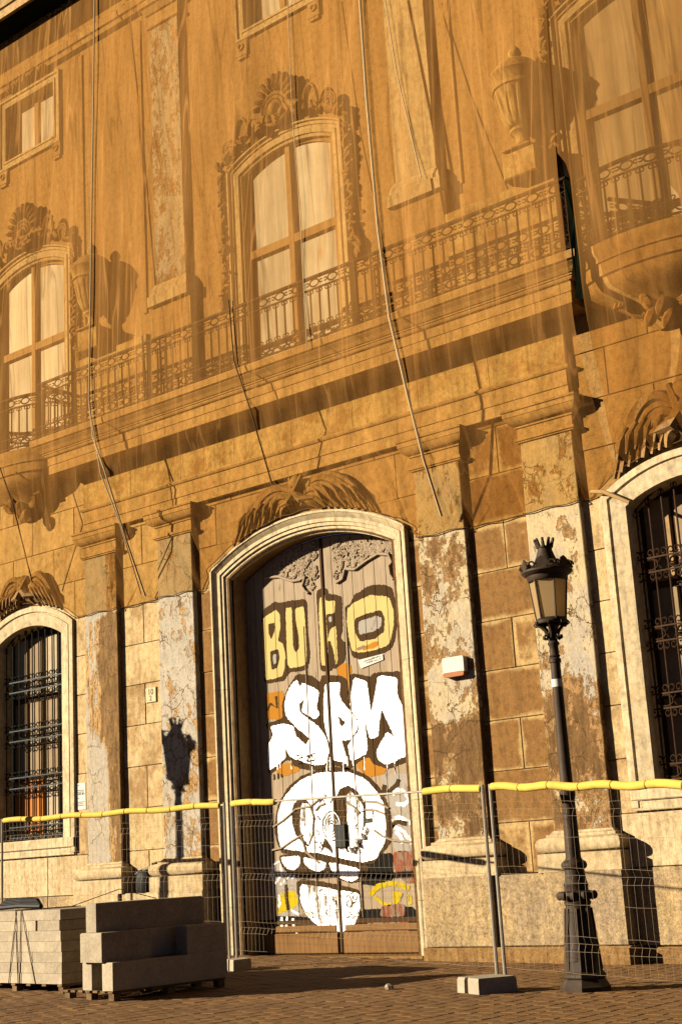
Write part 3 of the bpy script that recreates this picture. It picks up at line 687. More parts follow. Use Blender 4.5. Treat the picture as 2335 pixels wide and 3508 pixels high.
# --- ground floor windows with iron grilles
WP = [(0.0, YW+0.01), (0.0, YW-0.06), (0.10, YW-0.06), (0.11, YW-0.03), (0.13, YW-0.03), (0.14, YW-0.05), (0.36, YW-0.02), (0.37, YW+0.0), (0.37, YW+0.34)]
def ground_window(c, label, left):
    w = bp('window', MB().sweep(opening_path(c-1.33, c+1.33, 1.93, 6.19, 6.62), WP), 'surround', label=label)
    bp('sill', MB().cbox(c-1.33, c+1.33, 2.02, 2.2, YW-0.075, YW+0.35, 0.015), 'surround', w)
    bp('apron', MB().cbox(c-1.30, c+1.30, 1.885, 2.015, YW-0.045, YW+0.012, 0.01), 'surround', w)
    # joinery behind the grille
    yb = YW+0.34; mb = MB().box(c-WH-0.1, c+WH+0.1, yb+0.04, yb+0.07, 2.1, 6.6); bp('back_panel', mb, 'door_dark', w)
    for i in range(4):
        a = c-0.90+i*0.46
        for j, (z0, z1) in enumerate(((2.3, 3.35), (3.42, 4.85), (4.95, 6.1))):
            mat = 'shutter_p' if (i+j) % 3 else 'shutter'
            if left and i < 2 and j == 0: mat = 'orange'
            if left and i < 2 and j == 1: mat = 'shutter'
            if not left: mat = ('shutter', 'shutter', 'winwood')[(i*2+j) % 3]
            if left and i < 2 and j == 0:
                for s_ in range(4):
                    bp('slat', MB().cbox(a+s_*0.105, a+s_*0.105+0.088, z0, z1, yb-0.01, yb+0.04, 0.01), mat, w)
            else:
                bp('shutter_panel', MB().cbox(a, a+0.40, z0, z1, yb-0.005, yb+0.04, 0.02), mat, w)
    # grille
    y = YW+0.14; im = 'iron' if left else 'iron_rust'
    top = lambda u: archz(u, c-0.93, c+0.93, 6.0, 6.36)
    fr = MB(); lv = [2.27, 2.47, 3.20, 3.40, 4.10, 4.30, 5.05, 5.25]
    for z in lv: fr.box(c-0.95, c+0.95, y-0.012, y+0.012, z-0.011, z+0.011)
    fr.tube([(u, y, z) for u, z in arc(c-0.93, c+0.93, 5.93, 6.29, 14)], 0.013, 5)
    g_ = bp('grille', fr, im, w)
    sc = MB()
    nb = 10
    for i in range(nb):
        u = c-0.90+i*1.80/(nb-1)
        mb = MB().tube([(u, y, 2.2), (u, y, top(u)-0.05)], 0.013, 6); bp('bar', mb, im, g_, True)
        for z, sg in ((2.47, 1), (3.20, -1), (3.40, 1), (4.10, -1), (4.30, 1), (5.05, -1), (5.25, 1)):
            for sd in (-1, 1):
                pts = [(u+sd*(0.052-0.044*math.cos(k*0.7)*(1-k*0.06)), y, z+sg*(0.062+0.054*math.sin(k*0.7)*(1-k*0.06))) for k in range(9)]
                sc.tube(pts, 0.0115, 4)
        sc.ring((u, y, top(u)-0.14), 0.045, 0.045, 0.008, 9, 4)
    for z0, z1 in ((2.27, 2.47), (3.20, 3.40), (4.10, 4.30), (5.05, 5.25)):
        for i in range(5):
            u = c-0.76+i*0.38; sc.ring((u, y, (z0+z1)/2), 0.11, 0.078, 0.015, 12, 4)
            for sd in (-1, 1): sc.tube([(u+sd*0.10, y, (z0+z1)/2), (u+sd*0.15, y, z1-0.03)], 0.009, 4); sc.tube([(u+sd*0.10, y, (z0+z1)/2), (u+sd*0.15, y, z0+0.03)], 0.009, 4)
    bp('scrollwork', sc, im, g_, True)['kind'] = 'stuff'
ground_window(CL, 'left arched window with black iron grille and orange boards behind', True)
ground_window(CR, 'right arched window with rusty iron grille', False)
# --- upper windows
UP_ = [(0.0, YW+0.01), (0.0, YW-0.09), (0.03, YW-0.09), (0.04, YW-0.05), (0.09, YW-0.045), (0.10, YW-0.02), (0.15, YW-0.02), (0.155, YW-0.04), (0.235, YW-0.03), (0.24, YW+0.0), (0.29, YW+0.015), (0.295, YW+0.22)]
def leafy(mb, pts, y, r, step=0.055, sd=1.0):
    pts = [Vector(p) for p in pts]
    for p_, q_ in zip(pts, pts[1:]):
        n = max(1, int((q_-p_).length/step))
        for i in range(n):
            c = p_.lerp(q_, i/n)
            a = rnd.uniform(0, math.pi); k = rnd.uniform(0.7, 1.3)*r
            mb.blob((c.x+rnd.uniform(-r, r)*0.55, y-rnd.uniform(0.0, r*0.8), c.y), k*0.5, k*0.75, k*1.0, a, 6, 4)
def upper_window(c, label, dark=False):
    w = bp('window', MB().sweep(opening_path(c-1.345, c+1.345, 9.62, 13.73, 14.09), UP_), 'surround', label=label)
    y = YW+0.10; fr = MB(); mw = 'shutter' if dark else 'winwood'; pm_ = 'pane_d' if dark else 'pane'  # dark: shadow over the right bay put into frame and pane colours
    ap = opening_path(c-1.06, c+1.06, 9.7, 13.56, 13.86)
    fr.sweep(ap, [(0.0, y+0.07), (0.0, y), (0.10, y), (0.10, y+0.07)])
    fr.box(c-0.055, c+0.055, y-0.035, y+0.06, 9.7, 13.80); fr.box(c-1.05, c+1.05, y-0.03, y+0.05, 11.94, 12.09)
    fr.box(c-1.05, c+1.05, y-0.01, y+0.06, 9.68, 9.95)
    f_ = bp('frame', fr, mw, w)
    for sd in (-1, 1):
        a, b_ = (c-0.97, c-0.07) if sd < 0 else (c+0.07, c+0.97)
        bp('pane', MB().box(a, b_, y+0.045, y+0.055, 9.9, 11.95), pm_, w)
        us = [a+(b_-a)*i/8 for i in range(9)]
        bp('pane', MB().prism([(a, 12.05)]+[(b_, 12.05)]+[(u, archz(u, c-0.99, c+0.99, 13.50, 13.79)) for u in reversed(us)], y+0.045, y+0.055), pm_, w)
        fl = MB(); fl.box(a+0.02, b_-0.02, y+0.0, y+0.05, 12.0, 12.07); bp('glazing_bar', fl, mw, w)
    orn = MB()                  # garlands beside the frame and cresting over it
    for sd in (-1, 1):
        leafy(orn, [(c+sd*1.46, 13.75), (c+sd*1.47, 12.9), (c+sd*1.45, 12.0), (c+sd*1.50, 11.35)], YW-0.05, 0.085, 0.05)
        for k in range(9): orn.blob((c+sd*(1.52+0.03*k % 0.1), YW-0.08, 11.5-0.04*k), 0.05, 0.06, 0.12, sd*(0.6-0.1*k), 6, 4)
        leafy(orn, [(c+sd*1.42, 13.85), (c+sd*1.15, 14.02), (c+sd*0.75, 14.22)], YW-0.09, 0.10, 0.045)
        leafy(orn, [(c+sd*0.62, 14.28), (c+sd*0.25, 14.34)], YW-0.14, 0.13, 0.045)
        hoop = [(c+sd*(0.82+0.16*math.cos(a)), YW-0.20, 14.14+0.42*math.sin(a)) for a in [math.pi*k/10 for k in range(11)]]
        orn.tube(hoop, 0.032, 6)
        orn.add([(x, YW-0.17, z) for x, _, z in hoop], [tuple(range(11))])
        for k in range(3): orn.ring((c+sd*1.18, YW-0.15, 14.12), 0.15-0.045*k, 0.15-0.045*k, 0.024, 12, 5)
    for k in range(3): orn.ring((c, YW-0.20, 14.42), 0.30-0.08*k, 0.30-0.08*k, 0.035, 16, 6)
    orn.blob((c, YW-0.20, 14.42), 0.12, 0.12, 0.12, 0, 9, 7)
    for k in range(11):
        a = math.pi*(0.04+0.92*k/10); orn.blob((c+0.40*math.cos(a), YW-0.18, 14.52+0.44*math.sin(a)), 0.055, 0.10, 0.17, a-math.pi/2, 7, 5)
    for k in range(16): orn.blob((c+rnd.uniform(-0.5, 0.5), YW-0.22, 14.2+rnd.uniform(-0.06, 0.12)), 0.06, 0.08, 0.09, rnd.uniform(0, 3), 6, 4)
    bp('ornament', orn, 'carved', w, True)
upper_window(0.0, 'tall arched balcony window in the centre with carved cresting')
upper_window(CL+0.08, 'tall arched balcony window at the left edge')
upper_window(CR, 'tall arched balcony window at the upper right', True)
# --- small attic windows
def attic_window(c):
    z0, z1, h = 16.42, 17.68, 0.80
    path = [(c, z0-0.20), (c-h-0.20, z0-0.20), (c-h-0.20, z1+0.20), (c+h+0.20, z1+0.20), (c+h+0.20, z0-0.20), (c, z0-0.20)]
    w = bp('window', MB().sweep(path, [(0, YW+0.01), (0, YW-0.06), (0.05, YW-0.06), (0.06, YW-0.03), (0.14, YW-0.03), (0.15, YW-0.05), (0.20, YW-0.04), (0.205, YW+0.25)]), 'surround', label='small square attic window with a plain moulded frame')
    bp('pane', MB().box(c-h, c-0.05, YW+0.20, YW+0.21, z0, z1), 'pane', w); bp('pane', MB().box(c+0.05, c+h, YW+0.20, YW+0.21, z0, z1), 'pane', w)
    bp('frame', MB().box(c-0.06, c+0.06, YW+0.16, YW+0.23, z0, z1), 'winwood', w)
    for sd in (-1, 1):
        e = MB(); e.box(c+sd*(h+0.08)-0.13, c+sd*(h+0.08)+0.13, YW-0.05, YW+0.01, z0-0.50, z0-0.205); e.ring((c+sd*(h+0.08), YW-0.06, z0-0.33), 0.06, 0.06, 0.02, 10, 5)
        e.box(c+sd*(h+0.08)-0.10, c+sd*(h+0.08)+0.10, YW-0.045, YW+0.01, z0-0.56, z0-0.51)
        bp('bracket', e, 'mould', w)
    if c < -3:
        o = MB(); leafy(o, [(c-0.6, z1+0.38), (c+0.6, z1+0.38)], YW-0.05, 0.10, 0.05); bp('ornament', o, 'carved', w, True)
for c in (CL+0.1, 0.0): attic_window(c)
# --- upper order: pedestals, pilasters, string course, cornice
for sg in (-1, 1):
    a, b_ = (-3.22, -2.42) if sg < 0 else (2.44, 3.26)
    bp('pedestal', MB().cbox(a-0.17, b_+0.14, 9.6, 11.66, YW-0.16, YW+0.005, 0.01), 'stone_up')
    p_ = bp('pilaster', MB().cbox(a, b_, 12.10, 17.45, YW-0.12, YW+0.005, 0.012), 'pil_up' if sg < 0 else 'surround', label='upper pilaster with flaking pale plaster' if sg < 0 else 'upper pilaster with smooth pale face')
    bp('base', ogee(MB(), a, b_, YW-0.12, [(11.66, 0.12), (11.86, 0.12), (11.87, 0.09), (11.95, 0.08), (12.03, 0.05), (12.10, 0.012)], YW+0.005), 'surround', p_)
    bp('capital', ogee(MB(), a, b_, YW-0.12, [(17.45, 0.01), (17.47, 0.04), (17.53, 0.04), (17.54, 0.015), (17.75, 0.015), (17.76, 0.05), (17.88, 0.11), (17.90, 0.15), (18.02, 0.15)], YW+0.005), 'mould', p_)
    c0, c1 = (b_+0.15, 5.40) if sg > 0 else (-5.40, a-0.18)
    bp('parapet', MB().cbox(c0, c1, 9.6, 11.18, YW-0.22, YW+0.005, 0.012), 'frieze')
    u0 = 4.97 if sg > 0 else -4.78
    bp('pedestal', MB().cbox(u0-0.29, u0+0.29, 11.19, 11.62, YW-0.47, YW+0.005, 0.02), 'frieze')
    for q_ in (0, 1):
        bp('pilaster_strip', MB().cbox(sg*(3.62+q_*1.75)-0.05, sg*(3.62+q_*1.75)+0.05, 11.7, 17.9, YW-0.03, YW+0.004, 0.008), 'stone_up')
bp('string_course', ogee(MB(), -13.9, 15.9, YW-0.02, [(18.03, 0.0), (18.05, 0.08), (18.14, 0.10), (18.16, 0.14), (18.30, 0.15), (18.31, 0.04), (18.45, 0.04)], YW+0.005), 'mould')
bp('shade_soffit', MB().box(-13.8, 15.8, YW-0.80, YW+0.2, 19.02, 19.055), 'shade_soffit')  # thin sheet added under the cornice, eave shade painted in its colour
bp('cornice', ogee(MB(), -13.9, 15.9, YW-0.02, [(19.05, 0.05), (19.06, 0.86), (19.25, 0.86), (19.27, 0.90), (19.6, 1.0), (19.62, 1.05), (20.4, 1.05)], YW+0.3), 'mould')
# --- carved plumes over the doorway and the windows
def plume(c, zb, w, h, n, y, half=(-1, 1)):
    """two carved wings: nested feathers that rise from a knot in the middle and fall along the arch"""
    mb = MB()
    for sd in half:
        for k in range(n):
            t = k/(n-1); wk = w*(0.24+0.76*t); hk = h*(0.22+0.72*t); pts = []; rr = []
            for i in range(11):
                s_ = i/10; du = 0.06+wk*s_**0.9
                hh = hk*math.sin(math.pi*(0.14+0.86*s_)**0.85)**0.8 if s_ < 1 else 0.0
                q = c+sd*du+rnd.uniform(-0.008, 0.008)
                pts.append((q, y-0.03-0.075*math.sin(math.pi*(0.15+0.8*s_))*(1-0.35*t)-0.010*(k % 2), zb(q)+0.05+hh*(0.92 if k % 3 else 1.0)))
                rr.append(h*0.098*(0.35+0.65*math.sin(math.pi*(0.12+0.82*s_)))*(1.25 if k % 3 == 0 else 0.85))
            mb.tube(pts, rr, 6)
        for k in range(5):     # loose feathers lying across
            q0 = c+sd*w*(0.25+0.13*k); 
            mb.tube([(q0, y-0.15, zb(q0)+h*0.62), (q0+sd*0.12, y-0.17, zb(q0)+h*0.42), (q0+sd*0.20, y-0.14, zb(q0)+h*0.16)], [h*0.03, h*0.06, h*0.02], 6)
    mb.blob((c, y-0.10, zb(c)+h*0.74), h*0.22, 0.12, h*0.30, 0.15, 10, 7)
    for sd in (-1, 1):
        mb.tube([(c-sd*h*0.20, y-0.12, zb(c)+h*0.98), (c-sd*h*0.05, y-0.18, zb(c)+h*0.60), (c+sd*h*0.20, y-0.17, zb(c)+h*0.34), (c+sd*h*0.60, y-0.13, zb(c)+h*0.30)], [h*0.06, h*0.11, h*0.12, h*0.05], 7)
    return mb
bp('ornament', plume(0.0, lambda u: archz(min(max(u, -2.1), 2.1), *DO), 1.48, 0.64, 9, YW-0.02), 'carved', smooth=True, label='carved feather plumes over the door arch')
bp('ornament', plume(CL, lambda u: archz(min(max(u, CL-1.32), CL+1.32), CL-1.33, CL+1.33, 6.19, 6.62), 0.86, 0.62, 7, YW-0.02), 'carved', smooth=True, label='carved plumes over the left window arch')
bp('ornament', plume(CR+0.12, lambda u: archz(min(max(u, CR-1.32), CR+1.32), CR-1.33, CR+1.33, 6.19, 6.62), 1.12, 0.90, 8, YW-0.02), 'carved', smooth=True, label='carved plumes over the right window arch')
# ================================================================ the door and its graffiti
YF = YD                        # face of the planks
dtop = lambda u: archz(min(max(u, -1.76), 1.76), -1.765, 1.765, 6.24, 6.72)
door = bp('door', MB().prism([(-1.77, 0.02), (1.77, 0.02)]+[(u, z) for u, z in reversed(arc(-1.77, 1.77, 6.27, 6.74, 16))], YF+0.035, YF+0.09), 'door_dark',
          label='tall double wooden door covered in graffiti')
PLK = []
for sd in (-1, 1):
    edges = [0.012, 0.205, 0.41, 0.63, 0.86, 1.09, 1.32, 1.54, 1.76]
    for a, c in zip(edges, edges[1:]):
        PLK.append((a+0.006, c-0.006) if sd > 0 else (-c+0.006, -a-0.006))
PLK.sort()
for a, c in PLK:
    wob = rnd.uniform(-0.003, 0.003)
    bp('plank', MB().prism([(a, 0.62), (c, 0.62), (c, dtop(c)), ((a+c)/2, dtop((a+c)/2)), (a, dtop(a))], YF+wob*0.4+0.004, YF+0.034), 'door', door)
for sd in (-1, 1):             # kick boards, stiles and the shaped mouldings
    a, c = (0.05, 1.74) if sd > 0 else (-1.74, -0.05)
    bp('kick_board', MB().cbox(a, c, 0.09, 0.40, YF-0.035, YF+0.034, 0.012), 'door_low', door)
    bp('kick_board', MB().cbox(a+0.03, c-0.03, 0.41, 0.52, YF-0.02, YF+0.034, 0.02), 'door_low', door)
    bp('kick_board', MB().cbox(a, c, 0.53, 0.61, YF-0.006, YF+0.034, 0.01), 'door_dark', door)
    for u_, w_ in ((0.455, 0.020),):
        bp('moulding', MB().cbox(sd*u_-w_/2, sd*u_+w_/2, 0.62, 5.30 if sd < 0 else 5.48, YF-0.016, YF+0.01, 0.006), 'door', door)
    bp('moulding', MB().cbox(sd*1.60-0.018, sd*1.60+0.018, 0.62, 5.55, YF-0.022, YF+0.01, 0.006), 'door', door)
bp('astragal', MB().cbox(-0.03, 0.03, 0.1, dtop(0)-0.02, YF-0.020, YF+0.02, 0.01), 'door_dark', door)
def cpts(pts, oy, ox=850.0, sc=0.38265): return [pl(ox+x*sc, oy+y*sc, YF) for x, y in pts]
def clip(poly, u0, u1):
    def half(P, keep, ux):
        out = []
        for i in range(len(P)):
            a, c = P[i-1], P[i]; ka, kc = keep(a[0]), keep(c[0])
            if ka != kc:
                t = (ux-a[0])/(c[0]-a[0]); out.append((ux, a[1]+(c[1]-a[1])*t))
            if kc: out.append(c)
        return out
    P = half(poly, lambda u: u >= u0, u0)
    return half(P, lambda u: u <= u1, u1) if len(P) > 2 else []
def soft(poly, it=2):          # round the traced corners
    for _ in range(it):
        q = []
        for i in range(len(poly)):
            a, c = poly[i], poly[(i+1) % len(poly)]
            q += [(a[0]*0.88+c[0]*0.12, a[1]*0.88+c[1]*0.12), (a[0]*0.12+c[0]*0.88, a[1]*0.12+c[1]*0.88)]
        poly = q
    return poly
LAY = [0]
def spray(name, mat, pts, oy, layer, rounding=2, label=None):
    poly = soft(cpts(pts, oy), rounding) if rounding else cpts(pts, oy)
    fine = []                  # ragged spray edge
    for i in range(len(poly)):
        a, c = poly[i], poly[(i+1) % len(poly)]; n = max(1, int(math.hypot(c[0]-a[0], c[1]-a[1])/0.022))
        for k in range(n): fine.append((a[0]+(c[0]-a[0])*k/n+rnd.gauss(0, 0.0035), a[1]+(c[1]-a[1])*k/n+rnd.gauss(0, 0.005)))
    poly = fine
    mb = MB(); y = YF+0.001-0.0016*layer
    for a, c in PLK:
        P = clip(poly, a, c)
        if len(P) > 2: mb.sheet([(u, min(z, dtop(u)-0.01)) for u, z in P], y)
    if mb.f: return bp(name, mb, mat, door, label=label)
def stroke(name, mat, pts, oy, w, layer, label=None):
    """a spray line of width w (crop pixels)"""
    L, Rr = [], []
    for i, p in enumerate(pts):
        a = Vector(pts[max(i-1, 0)]); c = Vector(pts[min(i+1, len(pts)-1)]); t = (c-a).normalized(); n = Vector((-t.y, t.x))*w/2
        L.append((p[0]+n.x, p[1]+n.y)); Rr.append((p[0]-n.x, p[1]-n.y))
    return spray(name, mat, L+Rr[::-1], oy, layer, 1, label)
A, B_, C_, D_ = 1800.0, 2250.0, 2600.0, 2850.0
# tone patches under the letters
spray('graffiti_patch', 'p_orange', [(150, 330), (320, 300), (320, 560), (160, 560)], B_, 1)
spray('graffiti_patch', 'p_orange', [(780, 60), (920, 60), (930, 240), (880, 320), (800, 160)], B_, 1)
spray('graffiti_patch', 'p_orange', [(270, 960), (450, 940), (460, 1020), (330, 1070), (250, 1040)], B_, 1)
spray('graffiti_patch', 'p_orange', [(1080, 780), (1180, 760), (1240, 1040), (1080, 1080), (960, 980)], B_, 1)
spray('graffiti_patch', 'p_grey', [(1180, 130), (1460, 130), (1480, 830), (1300, 830), (1260, 420)], C_, 1)
spray('graffiti_patch', 'p_red', [(1290, 830), (1490, 820), (1500, 1120), (1400, 1110), (1300, 980)], C_, 1)
spray('graffiti_patch', 'p_black', [(1010, 890), (1300, 830), (1290, 1100), (1150, 1140), (1010, 1120)], C_, 1)
spray('graffiti_patch', 'p_black', [(980, 700), (1520, 660), (1520, 1080), (940, 1070), (930, 830)], D_, 1)
spray('graffiti_patch', 'p_red', [(1080, 800), (1440, 760), (1420, 1060), (1080, 1060), (960, 960)], D_, 2)
spray('graffiti_patch', 'p_red', [(1190, 660), (1400, 640), (1400, 760), (1180, 760)], D_, 2)
spray('graffiti_patch', 'p_grey', [(210, 260), (320, 280), (440, 400), (460, 740), (250, 780), (230, 520)], D_, 1)
spray('graffiti_patch', 'p_lemon', [(300, 540), (420, 520), (450, 640), (380, 700), (250, 740), (250, 640)], D_, 2)
spray('graffiti_patch', 'p_black', [(240, 750), (560, 760), (620, 840), (540, 830), (250, 820)], D_, 2)
stroke('graffiti_stroke', 'p_lemon', [(1090, 560), (1160, 490), (1260, 460), (1360, 470), (1440, 510)], D_, 48, 2)
spray('graffiti_patch', 'p_lemon', [(1290, 530), (1390, 540), (1370, 600), (1330, 650), (1300, 640)], D_, 2)
stroke('graffiti_stroke', 'p_lemon', [(1440, 560), (1450, 650)], D_, 40, 2)
stroke('graffiti_stroke', 'p_lemon', [(1130, 580), (1200, 640), (1280, 650)], D_, 30, 2)
for q in ([(1290, 320), (1330, 270), (1400, 290), (1440, 360), (1400, 410), (1320, 400)], [(1280, 540), (1350, 520), (1430, 560), (1460, 580)], [(1280, 600), (1380, 640), (1430, 700), (1460, 760)], [(1320, 650), (1370, 700), (1380, 760)]):
    stroke('graffiti_stroke', 'p_white2', q, C_, 34, 2)
for q in ([(1250, 300), (1330, 230), (1350, 180)], [(1270, 620), (1330, 560), (1420, 580)], [(1210, 330), (1220, 230)]):
    stroke('graffiti_stroke', 'p_dark', q, C_, 42, 2)
for q in ([(215, 300), (290, 260), (300, 380), (240, 470), (210, 400), (225, 300)], [(290, 480), (400, 360), (310, 390)], [(400, 420), (430, 330)], [(270, 560), (290, 640), (250, 700)], [(380, 700), (460, 740)], [(300, 760), (300, 860)], [(350, 760), (340, 880)], [(400, 770), (410, 880)], [(440, 900), (430, 940)]):
    stroke('graffiti_stroke', 'p_white2', q, D_, 20, 3)
stroke('graffiti_stroke', 'p_dark', [(340, 470), (345, 600), (360, 700)], D_, 30, 3)
stroke('graffiti_stroke', 'p_dark', [(170, 480), (200, 420), (260, 460), (250, 350)], B_, 24, 2)
for q in ([(230, 1050), (235, 1100)], [(265, 1040), (270, 1095)], [(300, 1050), (305, 1085)]): stroke('graffiti_stroke', 'p_dark', q, B_, 16, 2)
# yellow word BURO
spray('graffiti_outline', 'p_dark', [(122, 760), (235, 684), (292, 690), (325, 683), (505, 656), (524, 690), (532, 960), (552, 1160), (534, 1275), (480, 1305), (372, 1312), (345, 1350), (320, 1390), (150, 1420), (128, 1200)], A, 3, 1)
spray('graffiti_letter', 'p_yellow', [(124, 840), (250, 752), (282, 790), (292, 900), (268, 1030), (312, 1060), (336, 1150), (325, 1300), (300, 1358), (150, 1388), (130, 1150)], A, 4, 1, 'yellow letter B')
spray('graffiti_outline', 'p_dark', [(182, 885), (235, 868), (243, 930), (207, 1022), (184, 960)], A, 5, 1)
spray('graffiti_outline', 'p_dark', [(198, 1130), (270, 1105), (284, 1180), (262, 1275), (212, 1292), (203, 1220)], A, 5, 1)
spray('graffiti_patch', 'p_grey', [(222, 1160), (258, 1150), (256, 1230), (230, 1250)], A, 6, 1)
spray('graffiti_letter', 'p_yellow', [(335, 742), (392, 735), (398, 900), (402, 1080), (425, 1142), (457, 1100), (455, 1000), (418, 800), (424, 745), (500, 722), (512, 900), (526, 1130), (520, 1242), (470, 1265), (378, 1278), (353, 1240), (344, 1050)], A, 4, 1, 'yellow letter U')
spray('graffiti_outline', 'p_dark', [(608, 590), (670, 556), (710, 570), (714, 612), (775, 615), (836, 640), (840, 940), (822, 1010), (874, 1060), (864, 1200), (832, 1245), (792, 1272), (748, 1284), (742, 1305), (646, 1304), (638, 1100), (622, 800)], A, 3, 1)
spray('graffiti_letter', 'p_yellow', [(638, 652), (688, 622), (695, 680), (777, 672), (777, 788), (700, 792), (702, 900), (712, 1000), (716, 1252), (654, 1254), (645, 1000), (634, 800)], A, 4, 1, 'yellow letter R')
spray('graffiti_letter', 'p_yellow', [(712, 1020), (738, 930), (787, 895), (792, 1000), (803, 1232), (780, 1244), (745, 1120)], A, 4, 1)
spray('graffiti_outline', 'p_dark', [(868, 730), (915, 698), (950, 618), (1080, 538), (1200, 526), (1282, 550), (1302, 640), (1337, 780), (1312, 1020), (1280, 1105), (1160, 1164), (1000, 1204), (930, 1172), (898, 1050), (870, 900)], A, 3, 1)
spray('graffiti_letter', 'p_yellow', [(888, 750), (950, 688), (1100, 622), (1260, 638), (1303, 760), (1302, 900), (1266, 1062), (1150, 1112), (1000, 1143), (928, 1120), (903, 1000), (883, 880)], A, 4, 1, 'yellow letter O')
spray('graffiti_outline', 'p_dark', [(962, 830), (1060, 788), (1190, 756), (1222, 830), (1217, 950), (1140, 1012), (1000, 1042), (957, 960), (948, 880)], A, 5, 1)
spray('graffiti_patch', 'p_grey', [(995, 858), (1150, 808), (1197, 830), (1190, 912), (1110, 952), (1000, 977), (987, 920)], A, 6, 1)
spray('graffiti_patch', 'p_orange', [(1040, 1080), (1170, 1030), (1160, 1090), (1020, 1120)], A, 5, 1)
stroke('graffiti_stroke', 'p_red', [(975, 1112), (1050, 1080)], A, 26, 6)
spray('graffiti_outline', 'p_dark', [(704, 800), (772, 786), (776, 880), (742, 922), (706, 912)], A, 5, 1)
spray('graffiti_patch', 'p_grey', [(722, 822), (750, 815), (748, 862), (728, 870)], A, 6, 1)
spray('graffiti_outline', 'p_dark', [(716, 1035), (735, 1030), (770, 1150), (782, 1240), (745, 1262), (720, 1250)], A, 5, 1)
# white word SPM
spray('graffiti_outline', 'p_dark', [(152, 600), (310, 550), (302, 420), (362, 262), (440, 150), (560, 165), (642, 228), (660, 162), (820, 168), (886, 200), (888, 400), (900, 260), (920, 145), (1090, 178), (1125, 140), (1370, 128), (1392, 300), (1408, 480), (1432, 700), (1432, 935), (1250, 1006), (1135, 970), (1070, 892), (935, 975), (900, 1020), (740, 955), (690, 1005), (560, 1020), (420, 985), (352, 912), (185, 1070), (168, 800), (205, 690)], B_, 3, 1)
spray('graffiti_letter', 'p_white', [(440, 205), (470, 275), (487, 230), (640, 305), (610, 460), (642, 512), (600, 560), (480, 492), (503, 366), (458, 430), (468, 500), (640, 630), (700, 730), (727, 850), (690, 962), (600, 972), (450, 932), (375, 892), (333, 815), (337, 910), (185, 1028), (174, 800), (226, 700), (200, 622), (320, 600), (402, 618), (430, 712), (520, 788), (552, 730), (440, 642), (340, 532), (324, 430), (350, 320), (395, 240)], B_, 4, 1, 'white bubble letter S')
spray('graffiti_letter', 'p_white', [(690, 235), (827, 228), (815, 330), (840, 400), (912, 480), (984, 580), (978, 652), (920, 742), (880, 748), (835, 742), (895, 962), (745, 916), (742, 800), (700, 680), (680, 560), (674, 400)], B_, 4, 1, 'white bubble letter P')
spray('graffiti_outline', 'p_dark', [(803, 525), (874, 590), (835, 628)], B_, 5, 1)
spray('graffiti_letter', 'p_white', [(943, 183), (1062, 218), (1077, 330), (1100, 505), (1132, 350), (1164, 163), (1337, 188), (1332, 330), (1382, 450), (1407, 600), (1427, 882), (1235, 968), (1160, 922), (1148, 850), (1180, 780), (1245, 668), (1312, 724), (1250, 590), (1195, 470), (1172, 600), (1166, 712), (1090, 742), (1043, 555), (1072, 862), (920, 938), (893, 800), (915, 760), (992, 660), (982, 560), (908, 460)], B_, 4, 1, 'white bubble letter M')
for q in ([(520, 895), (550, 880), (545, 905), (525, 940), (560, 930)], [(600, 868), (572, 872), (570, 895), (598, 900), (595, 925), (565, 935)], [(430, 885), (480, 875), (490, 900), (440, 920), (495, 950), (450, 960)]):
    stroke('graffiti_stroke', 'p_black', q, B_, 13, 6)
# white skull
spray('graffiti_outline', 'p_dark', [(240, 560), (268, 400), (368, 238), (480, 148), (640, 92), (760, 66), (900, 82), (1052, 138), (1162, 238), (1224, 350), (1276, 480), (1296, 640), (1275, 745), (1205, 835), (1112, 945), (900, 935), (640, 875), (480, 862), (300, 845), (262, 760), (236, 660)], C_, 3)
spray('graffiti_face', 'p_white', [(263, 520), (298, 380), (400, 250), (500, 170), (640, 120), (900, 118), (1050, 178), (1152, 290), (1212, 400), (1232, 560), (1227, 740), (1150, 892), (1040, 925), (800, 884), (620, 838), (500, 830), (300, 802), (273, 720)], C_, 4, label='white skull head')
spray('graffiti_outline', 'p_dark', [(388, 480), (408, 400), (460, 353), (520, 363), (572, 420), (602, 520), (592, 680), (542, 792), (480, 742), (428, 680), (398, 590)], C_, 5)
spray('graffiti_eye', 'p_white2', [(470, 500), (484, 398), (540, 398), (580, 500), (574, 680), (540, 772), (490, 700), (464, 600)], C_, 6)
spray('graffiti_outline', 'p_dark', [(778, 360), (820, 268), (900, 233), (982, 290), (1052, 400), (1053, 600), (1012, 762), (920, 843), (880, 832), (838, 700), (786, 560)], C_, 5)
spray('graffiti_eye', 'p_white2', [(882, 330), (920, 288), (980, 350), (1032, 420), (1032, 600), (990, 730), (922, 812), (898, 700), (888, 500)], C_, 6)
spray('graffiti_outline', 'p_dark', [(645, 845), (690, 688), (755, 800), (762, 856), (692, 780)], C_, 5, 1)
spray('graffiti_outline', 'p_dark', [(275, 860), (480, 846), (700, 876), (920, 925), (1090, 955), (1045, 1085), (930, 1116), (830, 1086), (760, 1020), (700, 1000), (640, 1060), (440, 1050), (360, 1030), (296, 960)], C_, 5)
for q in ([(300, 880), (467, 868), (462, 950), (420, 998), (350, 982), (308, 930)], [(495, 878), (702, 922), (692, 980), (630, 1012), (550, 982), (503, 930)], [(718, 920), (1002, 982), (990, 1062), (930, 1102), (830, 1072), (758, 1012)]):
    spray('graffiti_tooth', 'p_white', q, C_, 6)
spray('graffiti_outline', 'p_dark', [(432, 452), (470, 418), (700, 448), (1004, 518), (1018, 700), (966, 836), (872, 908), (700, 906), (578, 816), (476, 682), (438, 540)], D_, 4)
